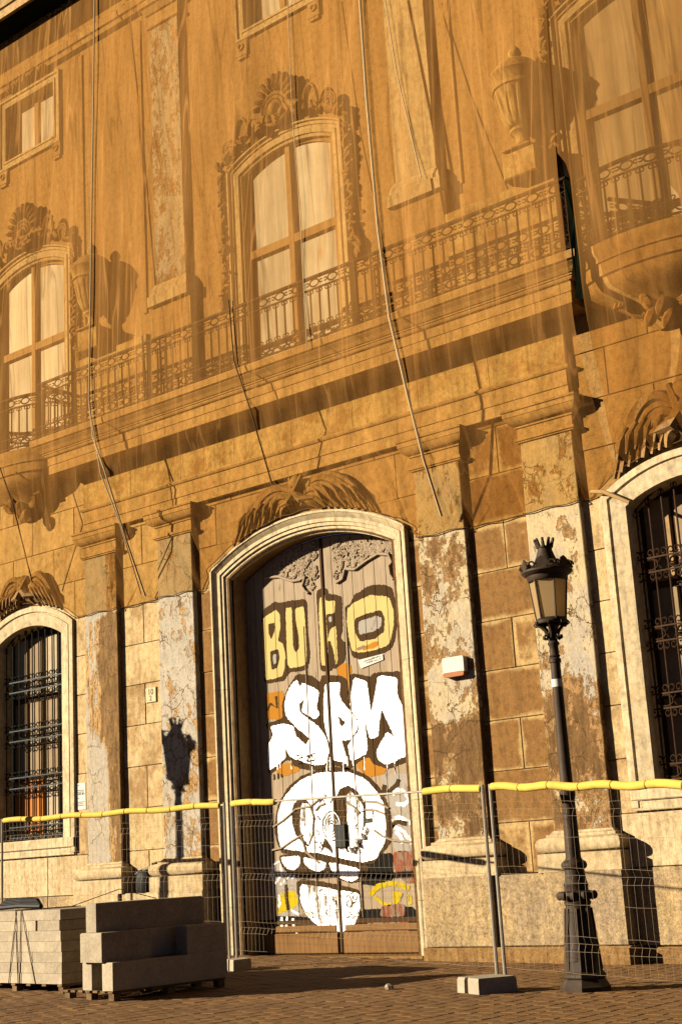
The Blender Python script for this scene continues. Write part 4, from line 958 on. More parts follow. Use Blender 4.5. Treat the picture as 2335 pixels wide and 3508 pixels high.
spray('graffiti_jaw', 'p_white2', [(468, 468), (640, 490), (820, 522), (1002, 550), (1003, 690), (962, 822), (850, 892), (700, 882), (600, 822), (520, 742), (468, 620)], D_, 5)
for k in range(46):             # scratches and thin tags over the face and the jaw
    if k < 28: x, y, oy = rnd.uniform(620, 1160), rnd.uniform(300, 860), C_
    else: x, y, oy = rnd.uniform(490, 960), rnd.uniform(520, 800), D_
    a0 = rnd.uniform(0, 6.28); w0 = rnd.uniform(-0.9, 0.9); pts = [(x, y)]
    for i in range(rnd.randint(3, 6)): a0 += w0; pts.append((pts[-1][0]+16*math.cos(a0), pts[-1][1]+20*math.sin(a0)))
    stroke('graffiti_scratch', 'p_dark', pts, oy, rnd.uniform(4, 8), 8)
for k in range(14):             # runs below the white letters
    x = rnd.uniform(200, 1400); y = rnd.uniform(880, 980)
    stroke('paint_run', 'p_white2', [(x, y), (x+2, y+40), (x+3, y+rnd.uniform(60, 120))], B_, rnd.uniform(5, 9), 3.4)
# ironwork and carving on the leaves
lk = MB(); a, z1 = pl(850+790*0.38265, 2600+590*0.38265, YF); c, z0 = pl(850+895*0.38265, 2600+790*0.38265, YF)
bp('lock', MB().cbox(a, c, z0, z1, YF-0.06, YF+0.01, 0.012), 'iron', door)
a, z1 = pl(850+1035*0.38265, 2600+535*0.38265, YF); c, z0 = pl(850+1112*0.38265, 2600+568*0.38265, YF)
bp('letter_slot', MB().cbox(a, c, z0, z1, YF-0.02, YF+0.01, 0.006), 'iron', door)
for q in ([(205, 820), (300, 800), (400, 730), (490, 680)], [(230, 610), (330, 540), (430, 450), (560, 425), (640, 360)], [(1030, 380), (1150, 385), (1260, 440)], [(1050, 455), (1140, 460), (1230, 495)], [(890, 395), (950, 430), (1000, 480)],
          [(1130, 640), (1200, 690), (1300, 730), (1470, 745)], [(480, 690), (520, 830), (640, 930)], [(610, 460), (640, 420), (690, 400)]):
    pts = cpts(q, C_); fine = []
    for i in range(len(pts)-1):
        for k in range(5): fine.append((pts[i][0]+(pts[i+1][0]-pts[i][0])*k/5, YF-0.012, pts[i][1]+(pts[i+1][1]-pts[i][1])*k/5))
    fine.append((pts[-1][0], YF-0.012, pts[-1][1]))
    bp('moulding', MB().tube(fine, 0.018, 6), 'door', door, True)
cc = pl(850+745*0.38265, 2600+600*0.38265, YF); sc = MB(); sc.ring((cc[0], YF-0.01, cc[1]), 0.19, 0.23, 0.014, 20, 5)
for k in range(4):
    pts = [(cc[0]+(0.15-0.11*i/14)*math.cos(k*1.57+i*0.35), YF-0.012, cc[1]+(0.18-0.13*i/14)*math.sin(k*1.57+i*0.35)) for i in range(14)]
    sc.tube(pts, 0.009, 5)
bp('carving', sc, 'p_white2', door, True)
cu, cz_ = pl(850+1010*0.38265, 2600+690*0.38265, YF); sc = MB()
leafy(sc, [(cu-0.2, cz_-0.22), (cu-0.02, cz_-0.05), (cu+0.12, cz_+0.12)], YF-0.002, 0.055, 0.03)
bp('carving', sc, 'p_white2', door, True)
for sd in (-1, 1):             # shaped panel heads with carved foliage in the arch
    if sd > 0: q = [(795, 515), (850, 480), (872, 390), (960, 395), (1060, 320), (1170, 255), (1260, 262), (1290, 330), (1262, 360), (1275, 440), (1315, 500)]
    else: q = [(150, 470), (280, 460), (400, 500), (470, 490), (515, 462), (490, 545), (520, 590), (552, 615)]
    pts = [(u, YF-0.02, min(z, dtop(u)-0.03)) for u, z in cpts(q, A)]; fine = []
    for i in range(len(pts)-1):
        for k in range(4): fine.append(tuple(pts[i][j]+(pts[i+1][j]-pts[i][j])*k/4 for j in range(3)))
    bp('moulding', MB().tube(fine, 0.026, 6), 'door', door, True)
    sc = MB()
    ln = [(770, 500), (870, 385), (960, 385), (1060, 312), (1170, 245), (1300, 240)] if sd > 0 else [(200, 440), (280, 448), (400, 490), (500, 450), (530, 560), (600, 590)]
    for k in range(170):
        x = rnd.uniform(775, 1300) if sd > 0 else rnd.uniform(235, 600)
        yl = next(p[1]+(q_[1]-p[1])*(x-p[0])/(q_[0]-p[0]) for p, q_ in zip(ln, ln[1:]) if x <= q_[0])
        y = rnd.uniform(130, yl-8); u, z = pl(850+x*0.38265, A+y*0.38265, YF)
        if z > dtop(u)-0.05: continue
        r0 = rnd.uniform(0.045, 0.085); a0 = rnd.uniform(0, 6.28); dr = rnd.choice((-1, 1))
        sc.tube([(u+r0*(1-i/12)*math.cos(a0+dr*i*0.45), YF-0.008, z+r0*(1-i/12)*math.sin(a0+dr*i*0.45)) for i in range(9)], [0.014-0.0008*i for i in range(9)], 5)
        sc.blob((u, YF-0.002, z), 0.022, 0.020, 0.05, a0, 6, 4)
    bp('carving', sc, 'door', door, True)
st = cpts([(985, 1207), (1205, 1150), (1212, 1202), (1012, 1282)], A)
stk = bp('sticker', MB().sheet(st, YF-0.014), 'paper', door, label='torn white paper strip under the letter O')
stroke('sticker_print', 'ink', [(1040, 1220), (1110, 1195), (1180, 1170), (1190, 1195), (1060, 1232)], A, 10, 10)
# ================================================================ things on and before the facade
def urn(sg, label):
    u0 = 4.97 if sg > 0 else -4.78; c = (u0+XC, YW-0.29, 11.62)
    t = thing('urn', c, label, 'urn', 'stone urns on the parapet')
    prof_f = [(0.20, 0.0), (0.20, 0.05), (0.15, 0.08), (0.11, 0.16), (0.10, 0.24), (0.13, 0.29), (0.18, 0.32), (0.19, 0.36), (0.14, 0.39)]
    part('foot', MB().lathe(prof_f, c, 24), 'frieze', t, True)
    part('plinth', MB().box(c[0]-0.24, c[0]+0.24, c[1]-0.24, c[1]+0.24, c[2], c[2]+0.02), 'frieze', t)
    prof_b = [(0.15, 0.39), (0.20, 0.41), (0.24, 0.45), (0.30, 0.60), (0.345, 0.80), (0.37, 0.95), (0.375, 0.99)]
    part('bowl', MB().lathe(prof_b, c, 64, flute=lambda a, z: 1-0.075*max(0, math.cos(a*16))**0.6*(1 if 0.43 < z < 0.96 else 0)), 'frieze', t, True)
    part('rim', MB().lathe([(0.375, 0.985), (0.40, 1.0), (0.395, 1.05), (0.385, 1.06), (0.40, 1.16), (0.42, 1.20), (0.44, 1.23), (0.42, 1.27)], c, 32), 'frieze', t, True)
    part('lid', MB().lathe([(0.41, 1.26), (0.38, 1.33), (0.30, 1.43), (0.18, 1.51), (0.10, 1.55), (0.07, 1.57), (0.09, 1.60), (0.105, 1.65), (0.08, 1.72), (0.035, 1.77), (0.0, 1.79)], c, 32), 'frieze', t, True)
urn(1, 'fluted stone urn between the right pilaster and the upper right window')
urn(-1, 'fluted stone urn beside the left edge window, casting a shadow')
# --- alarm box, number plate, notice
c = (2.91+XC, YS-0.002, 4.0)
t = thing('alarm_box', c, 'white and orange alarm box fixed to the peeling pilaster', 'alarm box')
def rbox(mb, x0, x1, z0, z1, y0, y1, r, n=4):
    pts = []
    for cx, cz, a0 in ((x1-r, z1-r, 0), (x0+r, z1-r, 90), (x0+r, z0+r, 180), (x1-r, z0+r, 270)):
        for i in range(n+1): a = math.radians(a0+90*i/n); pts.append((cx+r*math.cos(a), cz+r*math.sin(a)))
    return mb.prism(pts, y0, y1)
part('cover', rbox(MB(), c[0]-0.19, c[0]+0.19, c[2]+0.045, c[2]+0.29, c[1]-0.105, c[1], 0.03), 'alarm_w', t)
part('lamp_strip', rbox(MB(), c[0]-0.185, c[0]+0.185, c[2], c[2]+0.07, c[1]-0.112, c[1], 0.03), 'alarm_o', t)
def text_mesh(body, size, loc, mat, parent, name='number'):
    cu = bpy.data.curves.new(name, 'FONT'); cu.body = body; cu.size = size; cu.align_x = 'CENTER'; cu.extrude = 0.002
    o = bpy.data.objects.new(name, cu); COL.objects.link(o)
    me = bpy.data.meshes.new_from_object(o.evaluated_get(bpy.context.evaluated_depsgraph_get()))
    bpy.data.objects.remove(o); me.materials.clear(); me.materials.append(M[mat])
    q = bpy.data.objects.new(name, me); COL.objects.link(q); q.rotation_euler = (math.pi/2, 0, 0)
    q.parent = parent; q.location = Vector(loc)-worldpos(parent); return q
u0, z0 = pl(520, 2381, YW); c = (u0+XC, YW-0.006, z0-0.12)
t = thing('number_plate', c, 'small house number plate on the wall between the left pilasters', 'number plate')
part('plate', MB().cbox(c[0]-0.135, c[0]+0.135, c[2]-0.01, c[2]+0.25, c[1]-0.02, c[1], 0.008), 'plate', t)
text_mesh('10', 0.15, (c[0], c[1]-0.022, c[2]+0.125), 'strap', t); text_mesh('2', 0.13, (c[0], c[1]-0.022, c[2]+0.02), 'strap', t)
u0, z0 = pl(279, 2728, YW); c = (u0+XC, YW-0.008, z0-0.24)
t = thing('notice', c, 'white paper notice pasted beside the left window', 'notice')
part('sheet', MB().box(c[0]-0.135, c[0]+0.135, c[1]-0.004, c[1], c[2], c[2]+0.48), 'paper', t)
pm = MB()
for k, (w, z) in enumerate(((0.03, 0.43), (0.10, 0.34), (0.09, 0.31), (0.03, 0.20), (0.10, 0.13), (0.08, 0.10), (0.10, 0.07))):
    pm.box(c[0]-0.10, c[0]-0.10+2*w, c[1]-0.006, c[1]-0.0045, c[2]+z, c[2]+z+0.014)
part('print', pm, 'ink', t)
text_mesh('USA BO', 0.055, (c[0]+0.01, c[1]-0.0065, c[2]+0.265), 'ink', t, 'print')
# --- debris net
HEM = [(-12, 6.45), (CL-1.36, 6.30)]+[(u, z+0.05) for u, z in arc(CL-1.33, CL+1.33, 6.25, 6.66, 10)]+[(CL+1.40, 6.22), (-5.3, 6.20), (-2.35, 6.20), (-2.16, 6.45)]+[(u, z+0.04) for u, z in arc(DO[0], DO[1], DO[2], DO[3], 14)]+\
      [(2.16, 6.42), (2.36, 6.20), (5.3, 6.20), (CR-1.45, 6.22)]+[(u, z+0.05) for u, z in arc(CR-1.33, CR+1.33, 6.25, 6.66, 10)]+[(CR+1.4, 6.3), (13, 6.4)]
def lerp_tab(tab, x):
    for (a, p), (c, q) in zip(tab, tab[1:]):
        if x <= c: return p+(q-p)*(x-a)/max(c-a, 1e-6) if x > a else p
    return tab[-1][1]
def hem(u):
    z = lerp_tab(HEM, u)
    y = YW-0.03
    if any(a-0.03 < u < c+0.03 for a, c in PU): y = YS-0.025
    elif abs(u) < 2.16: y = YW-0.13
    elif abs(u-CL) < 1.38 or abs(u-CR) < 1.38: y = YW-0.09
    return y, z
def fold(u, z):
    return 0.018*math.sin(u*5.3+0.7*math.sin(u*1.7))+0.006*math.sin(u*13.1+z*0.4)+0.022*math.sin(u*2.1+z*0.9)
def net_pt(u, t):
    """t 0..1 from the top under the cornice, 0.62 at the balcony slab, 1 at the pinned hem"""
    yh, zh = hem(u)
    if t < 0.62:
        s = t/0.62; z = 18.98+(9.42-18.98)*s; y = 17.02+(16.50-17.02)*min(1, s*1.15)
        return y+fold(u, z)*min(1, s*3)*0.9, z
    s = (t-0.62)/0.38; e = s**2.4
    z = 9.42+(zh-9.42)*s; y = 16.50+(yh-16.50)*e
    return y+fold(u, z)*(1-s)**0.7*1.1+0.03*math.sin(u*9+s*7)*math.sin(math.pi*s)-0.028*abs(math.sin(u*7.1+0.6*math.sin(u*3)))*s**3*(1-s)*6, z
def netting(name, u0, u1, nu, label, hole=None, mat='net'):
    mb = MB(); nt = 70; idx = {}
    for i in range(nu+1):
        u = u0+(u1-u0)*i/nu
        for j in range(nt+1):
            y, z = net_pt(u, j/nt)
            if hole: u_ = u+hole(z) if i in (0,) else u
            else: u_ = u
            mb.v.append((u_+XC, y, z))
    for i in range(nu):
        for j in range(nt): mb.f.append((i*(nt+1)+j, (i+1)*(nt+1)+j, (i+1)*(nt+1)+j+1, i*(nt+1)+j+1))
    o = part(name, mb, mat, None, True, org=(XC, YW, 6.2), fix=False)
    return tag(o, label, 'netting', 'debris nets over the upper facade')
netting('debris_net', -11.5, 5.84, 240, 'brown translucent debris net hung over the centre and left of the facade')
netting('debris_net', 6.02, 12.5, 90, 'thicker brown debris net with painted shade hung over the right bay', hole=lambda z: (0.0 if 7.6 < z < 10.75 else (-0.19 if z > 11.1 else (-0.19*(z-10.75)/0.35 if z >= 10.75 else -0.19*(7.6-z)/1.4))), mat='net2')
def on_net(x, y, lift=0.05):
    Y = 16.6
    for _ in range(12):
        u, z = pl(x*1.4892, y*1.4892, Y)
        lo, hi = 0.0, 1.0
        for _ in range(30):
            mid = (lo+hi)/2
            if net_pt(u, mid)[1] > z: lo = mid
            else: hi = mid
        Y = net_pt(u, (lo+hi)/2)[0]-lift
    u, z = pl(x*1.4892, y*1.4892, Y); return (u+XC, Y, z)
def rope(pts, r, mat, label):
    P = [on_net(*p) for p in pts]; fine = []
    for i in range(len(P)-1):
        for k in range(6):
            t = k/6; fine.append(tuple(P[i][j]+(P[i+1][j]-P[i][j])*t for j in range(3)))
    fine.append(P[-1])
    o = part('rope', MB().tube(fine, r, 6), mat, None, True, org=fine[-1])
    return tag(o, label, 'rope', 'ropes hanging on the net')
rope([(218, -30), (214, 300), (208, 700), (205, 920), (214, 1005), (240, 1080), (290, 1240), (335, 1372)], 0.016, 'rope', 'long pale rope down the net near the left edge')
rope([(205, 930), (232, 1090), (275, 1200), (325, 1368)], 0.012, 'rope', 'second short rope beside the long pale rope at left')
rope([(825, -30), (842, 220), (868, 520), (895, 730), (930, 880), (972, 1050), (1015, 1188)], 0.020, 'rope', 'pale rope down the net right of the central window')
rope([(880, -30), (912, 170), (968, 408)], 0.010, 'rope', 'thin slanting rope above the balcony at right')
rope([(526, 690), (538, 830), (575, 940), (625, 1112)], 0.013, 'darkrope', 'dark rope below the balcony left of the door ornament')
rope([(660, -30), (672, 260), (690, 480), (706, 800)], 0.008, 'rope', 'thin rope crossing the central window')
rope([(0, 1075), (30, 1160), (75, 1340)], 0.013, 'darkrope', 'dark rope at the left edge above the grille window')
cord = []
for i in range(361):
    u = -9.2+i*18.4/360; y, z = hem(u); cord.append((u+XC, y-0.006, z-0.004+0.012*math.sin(u*11)))
tag(part('hem_cord', MB().tube(cord, 0.008, 5), 'darkrope', None, True, org=cord[180]), 'dark cord pinning the lower edge of the net to the wall', 'cord')
# torn dark strip hanging in the gap between the two nets
pts_ = [(165, 372), (205, 395), (222, 470), (235, 520), (240, 640), (265, 740), (285, 800), (300, 880), (296, 1010), (318, 1060), (342, 1150), (318, 1132), (300, 1085), (285, 1120), (235, 1110), (240, 1010), (222, 960), (218, 780), (205, 690), (195, 600), (182, 520)]
q_ = [pl(1835+x*0.558, 400+y*0.558, 16.60) for x, y in pts_]
sm = MB(); n_ = len(q_)
sm.add([(u+XC, 16.60+0.03*math.sin(z*5), z) for u, z in q_]+[(u+XC, 16.612+0.03*math.sin(z*5), z) for u, z in q_], [tuple(range(n_)), tuple(range(2*n_-1, n_-1, -1))]+[(i, (i+1) % n_, n_+(i+1) % n_, n_+i) for i in range(n_)])
tag(part('torn_strip', sm, 'tarp', None, org=(q_[0][0]+XC, 16.6, q_[0][1])), 'dark torn mesh strip hanging from the right end of the balcony railing', 'torn mesh')
# bamboo stick jammed at the right window corner
p0, p1 = pl(2030, 1688, YW-0.12), pl(2150, 1722, YW-0.14)
tag(part('stick', MB().tube([(p0[0]+XC-0.03, YW-0.13, p0[1]+0.02), (p0[0]+XC+0.18, YW-0.15, p0[1]-0.03), (p1[0]+XC+0.02, YW-0.14, p1[1])], [0.028, 0.032, 0.024], 8), 'winwood', None, True, org=(p0[0]+XC, YW-0.12, p0[1])),
    'short wooden stick jammed against the corner of the right window', 'stick')
# --- street lamps
def lamp_z(y):                  # height of a point of the lamp seen at photo row y
    x = 2010+(y-3395)*(2010-1873)/(3395-1843); return pl(x, y, LY)[1]
lamp_base = gr(2005, 3395); LY = lamp_base.y; LS = 300.0
def street_lamp(base, label, group, ang=0.35):
    t = thing('street_lamp', base, label, 'street lamp', group); bx, by, bz = base; z00 = lamp_z(3395)
    H = lambda y: bz+lamp_z(y)-z00
    def lz(rows): return [(r/LS, H(y)-bz) for y, r in rows]
    part('foot', MB().lathe([(83/LS, -0.03)]+lz([(3378, 83), (3370, 78), (3352, 68), (3345, 72), (3335, 70), (3325, 62), (3290, 58)]), base, 8, 0.39, 0.39+2*math.pi), 'lampiron', t)
    part('pedestal', MB().lathe(lz([(3290, 58), (3220, 51), (3130, 43), (3100, 41), (3096, 45), (3088, 45), (3085, 41), (3075, 52), (3066, 60), (3056, 58), (3050, 40), (3036, 40), (3030, 42), (3022, 38), (3005, 35), (2978, 33), (2972, 42), (2962, 44), (2952, 40), (2945, 29), (2935, 26)]), base, 16), 'lampiron', t, True)
    rb = MB()
    for k in range(8):
        a = k*math.pi/4+0.39; pts = [(bx+math.cos(a)*r/LS, by+math.sin(a)*r/LS, H(y)) for y, r in ((3320, 60), (3220, 52.5), (3110, 43.5))]
        rb.tube(pts, 0.012, 5)
    for k in range(10):
        a = k*math.pi/5; rb.blob((bx+math.cos(a)*57/LS, by+math.sin(a)*57/LS, H(3067)), 0.045, 0.045, 0.05, 0, 6, 4)
    part('relief', rb, 'lampiron', t, True)
    part('shaft', MB().lathe(lz([(2940, 26), (2873, 25), (2740, 23), (2722, 27), (2712, 27), (2706, 22), (2600, 20.5), (2400, 18.5), (2270, 17), (2268, 21), (2256, 21), (2252, 16), (2246, 20), (2240, 16), (2212, 16), (2206, 20), (2200, 20), (2196, 16), (2188, 15), (2150, 13), (2128, 12)]), base, 16), 'lampiron', t, True)
    part('band', MB().lathe(lz([(2352, 18.9), (2326, 18.7)]), base, 16), 'paper', t, True, label='pale sticker band round the shaft')
    br = MB()
    for k in range(8):
        a = k*math.pi/4+ang; R_ = lambda r, y: (bx+math.cos(a)*r/LS, by+math.sin(a)*r/LS, H(y))
        br.tube([R_(16, 2185), R_(20, 2172), R_(26, 2158), R_(40, 2143), R_(54, 2135)], 0.016, 5)
        br.tube([R_(16, 2180), R_(26, 2188), R_(33, 2184), R_(32, 2176), R_(26, 2177)], 0.012, 5)
        br.tube([R_(46, 2138), R_(56, 2142), R_(62, 2137), R_(58, 2130)], 0.011, 5)
    part('bracket', br, 'lampiron', t, True)
    rg = MB().lathe(lz([(2136, 46), (2136, 56), (2130, 58), (2124, 56), (2120, 50), (2124, 44), (2136, 46)]), base, 24)
    part('ring', rg, 'lampiron', t, True)
    n = 6
    def hx(r, y, k): a = ang+k*2*math.pi/n; return (bx+math.cos(a)*r/LS, by+math.sin(a)*r/LS, H(y))
    for k in range(n):
        part('glass_pane', MB().add([hx(50, 2119, k), hx(50, 2119, k+1), hx(66, 1988, k+1), hx(66, 1988, k)], [(0, 1, 2, 3)]), 'lglass', t)
    fr = MB()
    for k in range(n):
        fr.tube([hx(51.5, 2122, k), hx(68, 1975, k)], 0.011, 5)
        fr.tube([hx(51, 2119, k), hx(51, 2119, k+1)], 0.012, 5)
    part('lantern_frame', fr, 'lampiron', t, True)
    part('roof', MB().lathe(lz([(1990, 66), (1986, 70), (1972, 72), (1966, 84), (1960, 90), (1955, 90), (1950, 80), (1944, 60), (1930, 45), (1905, 33), (1885, 26), (1877, 25), (1876, 28), (1872, 28), (1870, 24)]), base, 24), 'lampiron', t, True)
    cr = MB()
    for k in range(9):
        a = k*2*math.pi/9+0.2; cr.tube([(bx+math.cos(a)*24/LS, by+math.sin(a)*24/LS, H(1873)), (bx+math.cos(a)*32/LS, by+math.sin(a)*32/LS, H(1850))], [0.024, 0.016], 5)
        cr.blob((bx+math.cos(a)*33/LS, by+math.sin(a)*33/LS, H(1848)), 0.02, 0.02, 0.02, 0, 6, 4)
    part('crown', cr, 'lampiron', t, True)
    ga = MB()
    for k in range(n):
        a = ang+(k+0.5)*2*math.pi/n; tx, ty = -math.sin(a), math.cos(a); cx, cy = bx+math.cos(a)*82/LS, by+math.sin(a)*82/LS
        ga.add([(cx+tx*d, cy+ty*d, H(y)) for d, y in ((-0.05, 1955), (0.05, 1955), (0.075, 1935), (0.05, 1922), (0.0, 1914), (-0.05, 1922), (-0.075, 1935))]+[(cx+tx*d-math.cos(a)*0.015, cy+ty*d-math.sin(a)*0.015, H(y)) for d, y in ((-0.05, 1955), (0.05, 1955), (0.075, 1935), (0.05, 1922), (0.0, 1914), (-0.05, 1922), (-0.075, 1935))],
               [tuple(range(7)), tuple(range(13, 6, -1))]+[(i, (i+1) % 7, 7+(i+1) % 7, 7+i) for i in range(7)])
        for sd in (-1, 1):
            pts = [(cx+tx*sd*(0.115+(0.045-0.003*i)*math.cos(i*0.6)), cy+ty*sd*(0.115+(0.045-0.003*i)*math.cos(i*0.6)), H(1945)+(0.045-0.003*i)*math.sin(i*0.6)+0.01) for i in range(10)]
            ga.tube(pts, 0.012, 5)
    part('gallery', ga, 'lampiron', t, True)
    return t
street_lamp(tuple(lamp_base), 'dark cast iron street lamp with crowned lantern before the right pilaster', 'street lamps along the facade')
su, sz = pl(604, 2467, YS); htop = lamp_z(1843)-lamp_z(3395)
# the neighbour whose shadow falls on the grey pilaster stands just outside the picture
best = None
for i in range(200):
    Y = 12.5+i*0.02; k = (YS-Y)/(-sdir.y); X = su+XC+sdir.x*k; top = sz+sdir.z*k
    e = abs(gz(X)+htop-top)
    if best is None or e < best[0]: best = (e, X, Y)
street_lamp((best[1], best[2], gz(best[1])), 'street lamp left of the picture, seen only by its shadow on the grey pilaster', 'street lamps along the facade')
# --- site fence
def fence_panel(P0, P1, zt0, zt1, tubes, label, mat='galv'):
    """P0,P1 = feet of the end posts; tubes = (s0,s1) stretches of yellow foam along the top"""
    P0, P1 = Vector(P0), Vector(P1); t = thing('fence_panel', tuple((P0+P1)/2), label, 'fence', 'wire mesh site fence panels')
    def at(s, h): return P0.lerp(P1, s)+Vector((0, 0, h*((zt0*(1-s)+zt1*s))))
    for s in (0, 1):
        part('post', MB().tube([at(s, 0.0), at(s, 1.0)], 0.021, 8), mat, t, True)
    part('top_bar', MB().tube([at(0, 0.985), at(1, 0.985)], 0.015, 6), mat, t, True)
    L = (P1-P0).length; n = int(L/0.105); wm = MB(); nrm = (P1-P0).cross(Vector((0, 0, 1))).normalized()
    hs = [0.10, 0.20, 0.235, 0.27, 0.42, 0.52, 0.555, 0.59, 0.74, 0.84, 0.875, 0.91, 0.97]
    bend = {0.235, 0.555, 0.875}
    for i in range(1, n):
        s = i/n; wm.tube([at(s, h)-nrm*(0.028 if h in bend else 0.0)+nrm*rnd.uniform(-0.002, 0.002) for h in hs], 0.0014, 3, cap=False)
    for h in hs:
        pts = []
        for i in range(0, n+1, 3):
            s = i/n; pts.append(at(s, h)-nrm*(0.028 if h in bend else 0.0)+Vector((0, 0, 0.006*math.sin(i*0.7+h*20))))
        wm.tube(pts, 0.0016, 3, cap=False)
    o = part('wire_mesh', wm, 'wire', t, fix=False); o['kind'] = 'stuff'; o['label'] = 'thin welded wire mesh of the fence panel'
    for s0, s1 in tubes:
        m_ = max(1, round((s1-s0)*L/0.55)); 
        for k in range(m_):
            a = s0+(s1-s0)*k/m_; c = s0+(s1-s0)*(k+1)/m_
            pts = [at(a+(c-a)*q, 0.985)+Vector((0, 0, 0.012*math.sin((a+(c-a)*q)*23))) for q in (0.0, 0.02, 0.25, 0.5, 0.75, 0.98, 1.0)]
            part('foam_tube', MB().tube(pts, [0.034, 0.044, 0.045, 0.044, 0.046, 0.044, 0.034], 12), 'yellow', t, True)
    return t
def fit_post(x, ytop, ybase, hz):   # foot where a post of known look stands: ground point under its base pixel
    g_ = gr(x, ybase, hz); return g_
bR = gr(1729, 3338, 0.17); bR2 = gr(1702, 3338, 0.17); bL1 = gr(812, 3275, 0.17); bL0 = gr(787, 3275, 0.17)
FTOP = pl(1699, 2690, bR.y)[1]
def foot(v): return (v.x, v.y, gz(v.x)+0.02)
dirF = Vector((-6.5, 13.05, 0)); E1 = Vector((-6.5, 13.05, gz(-6.5)+0.02))
zr = pl(2335, 2690, 13.05)[1]
fence_panel(foot(bR), tuple(E1), FTOP-gz(bR.x), zr-gz(-6.5)+0.02, ((0.01, 1.0),), 'wire fence panel right of the lamp with a long yellow foam tube')
ztL = pl(778, 2752, bL1.y)[1]
def sfrac(px): # share along the middle panel hit by pixel column px
    a, c = Vector(foot(bL1)), Vector(foot(bR2)); best_ = (1e9, 0)
    for i in range(401):
        s = i/400; p = a.lerp(c, s)+Vector((0, 0, ztL*(1-s)+FTOP*s)); d = p-Vector((0, 0, HC)); q = CX+F*d.dot(RT)/d.dot(FW)
        if abs(q-px) < best_[0]: best_ = (abs(q-px), s)
    return best_[1]
fence_panel(foot(bL1), foot(bR2), ztL-gz(bL1.x), FTOP-gz(bR2.x), ((0.004, sfrac(942)), (sfrac(1450), sfrac(1650))), 'wire fence panel before the door with yellow foam only at its ends')
zl0 = pl(735, 2757, bL0.y)[1]
EL = None
for i in range(300):            # far end of the left panel: 3.5 m on, where the tube meets the left picture edge
    d = ray(8, 2822); k = 8+i*0.06; p = d*(k/math.hypot(d.x, d.y)); e = abs(p.z+HC-gz(p.x)-(zl0-gz(bL0.x)))
    if EL is None or e < EL[0]: EL = (e, p.x, p.y)
fence_panel((EL[1], EL[2], gz(EL[1])+0.02), foot(bL0), zl0-gz(bL0.x), zl0-gz(bL0.x), ((0.01, 0.985),), 'wire fence panel before the left window with a yellow foam tube')
def foot_from(A_, B2, C2, H, label):
    """block standing on the ground between three seen corners: A nearest, B along, C across"""
    A_, B2, C2 = Vector((A_.x, A_.y, 0)), Vector((B2.x, B2.y, 0)), Vector((C2.x, C2.y, 0)); e1, e2 = B2-A_, C2-A_
    q = [(0, 0), (1, 0), (1, 1), (0, 1), (0, 0.66), (0.07, 0.62), (0.07, 0.50), (0, 0.46)]
    rows = []
    for z, k in ((0, 0.0), (H-0.025, 0.02), (H, 0.07)):
        rows.append([(lambda p: (p.x, p.y, gz(p.x)+0.008+z))(A_+e1*(a+(0.5-a)*k)+e2*(b__+(0.5-b__)*k)) for a, b__ in q])
    n = len(q); vs = [p for r in rows for p in r]
    fs = [(i*n+j, i*n+(j+1) % n, (i+1)*n+(j+1) % n, (i+1)*n+j) for i in range(2) for j in range(n)]+[tuple(range(2*n, 3*n)), tuple(range(n-1, -1, -1))]
    return tag(part('concrete_foot', MB().add(vs, fs), 'concrete', None, org=(A_.x, A_.y, gz(A_.x))), label, 'concrete block', 'concrete feet of the fence')
foot_from(gr(1640, 3411), gr(1773, 3398), gr(1566, 3403), 0.165, 'pale concrete fence foot on the paving left of the lamp')
foot_from(gr(800, 3330), gr(862, 3322), gr(772, 3326), 0.15, 'shaded concrete fence foot behind the stacked kerb stones')
# --- pallets, slabs and kerb stones
ux, uy = Vector((0.087, 0.996, 0)), Vector((-0.996, 0.087, 0))   # along the stones, across them
def obox(mb, o, a0, a1, b0, b1, z0, z1, ch=0.008):
    def P(a, b__, z): q = o+ux*a+uy*b__; return (q.x, q.y, z)
    c = ch
    vs = []
    for z, k in ((z0, 0), (z1-c, 0), (z1, c)):
        vs += [P(a0+k, b0+k, z), P(a1-k, b0+k, z), P(a1-k, b1-k, z), P(a0+k, b1-k, z)]
    fs = [(3, 2, 1, 0), (8, 9, 10, 11)]+[(i*4+j, i*4+(j+1) % 4, (i+1)*4+(j+1) % 4, (i+1)*4+j) for i in range(2) for j in range(4)]
    return mb.add(vs, fs)
def pallet(o, a0, a1, b0, b1, zb, label):
    base = (o.x, o.y, zb); t = thing('pallet', base, label, 'pallet', 'pallets under the stone stacks')
    for a in (a0, (a0+a1)/2-0.05, a1-0.1):
        for b__ in (b0, (b0+b1)/2-0.05, b1-0.1): part('foot_block', obox(MB(), o, a, a+0.1, b__, b__+0.1, zb, zb+0.085), 'pallet', t)
    n = 7
    for k in range(n):
        b__ = b0+(b1-b0-0.09)*k/(n-1); part('deck_board', obox(MB(), o, a0-0.02, a1+0.02, b__, b__+0.09, zb+0.085, zb+0.11, 0.004), 'pallet', t)
    return zb+0.112
K0 = gr(386, 3434); K0.z = 0
zb = gz(K0.x)+0.012
ztp = pallet(K0, 0.02, 1.70, 0.0, 0.98, zb, 'wooden pallet under the dark kerb stones')
def kerb(a0, a1, b0, b1, z0, z1, label):
    a0, a1 = a0*1.13, a1*1.13; mb = obox(MB(), K0, a0, a1, b0, b1, z0, z1, 0.012); c = K0+ux*((a0+a1)/2)+uy*((b0+b1)/2)
    return tag(part('kerb_stone', mb, 'granite', None, org=(c.x, c.y, z0)), label, 'kerb stone', 'kerb stones on the pallet')
h1, h2, h3 = ztp+0.315, ztp+0.65, ztp+0.985
kerb(-0.02, 1.52, -0.04, 0.16, ztp, h1, 'long kerb stone lying lowest at the right of the stack')
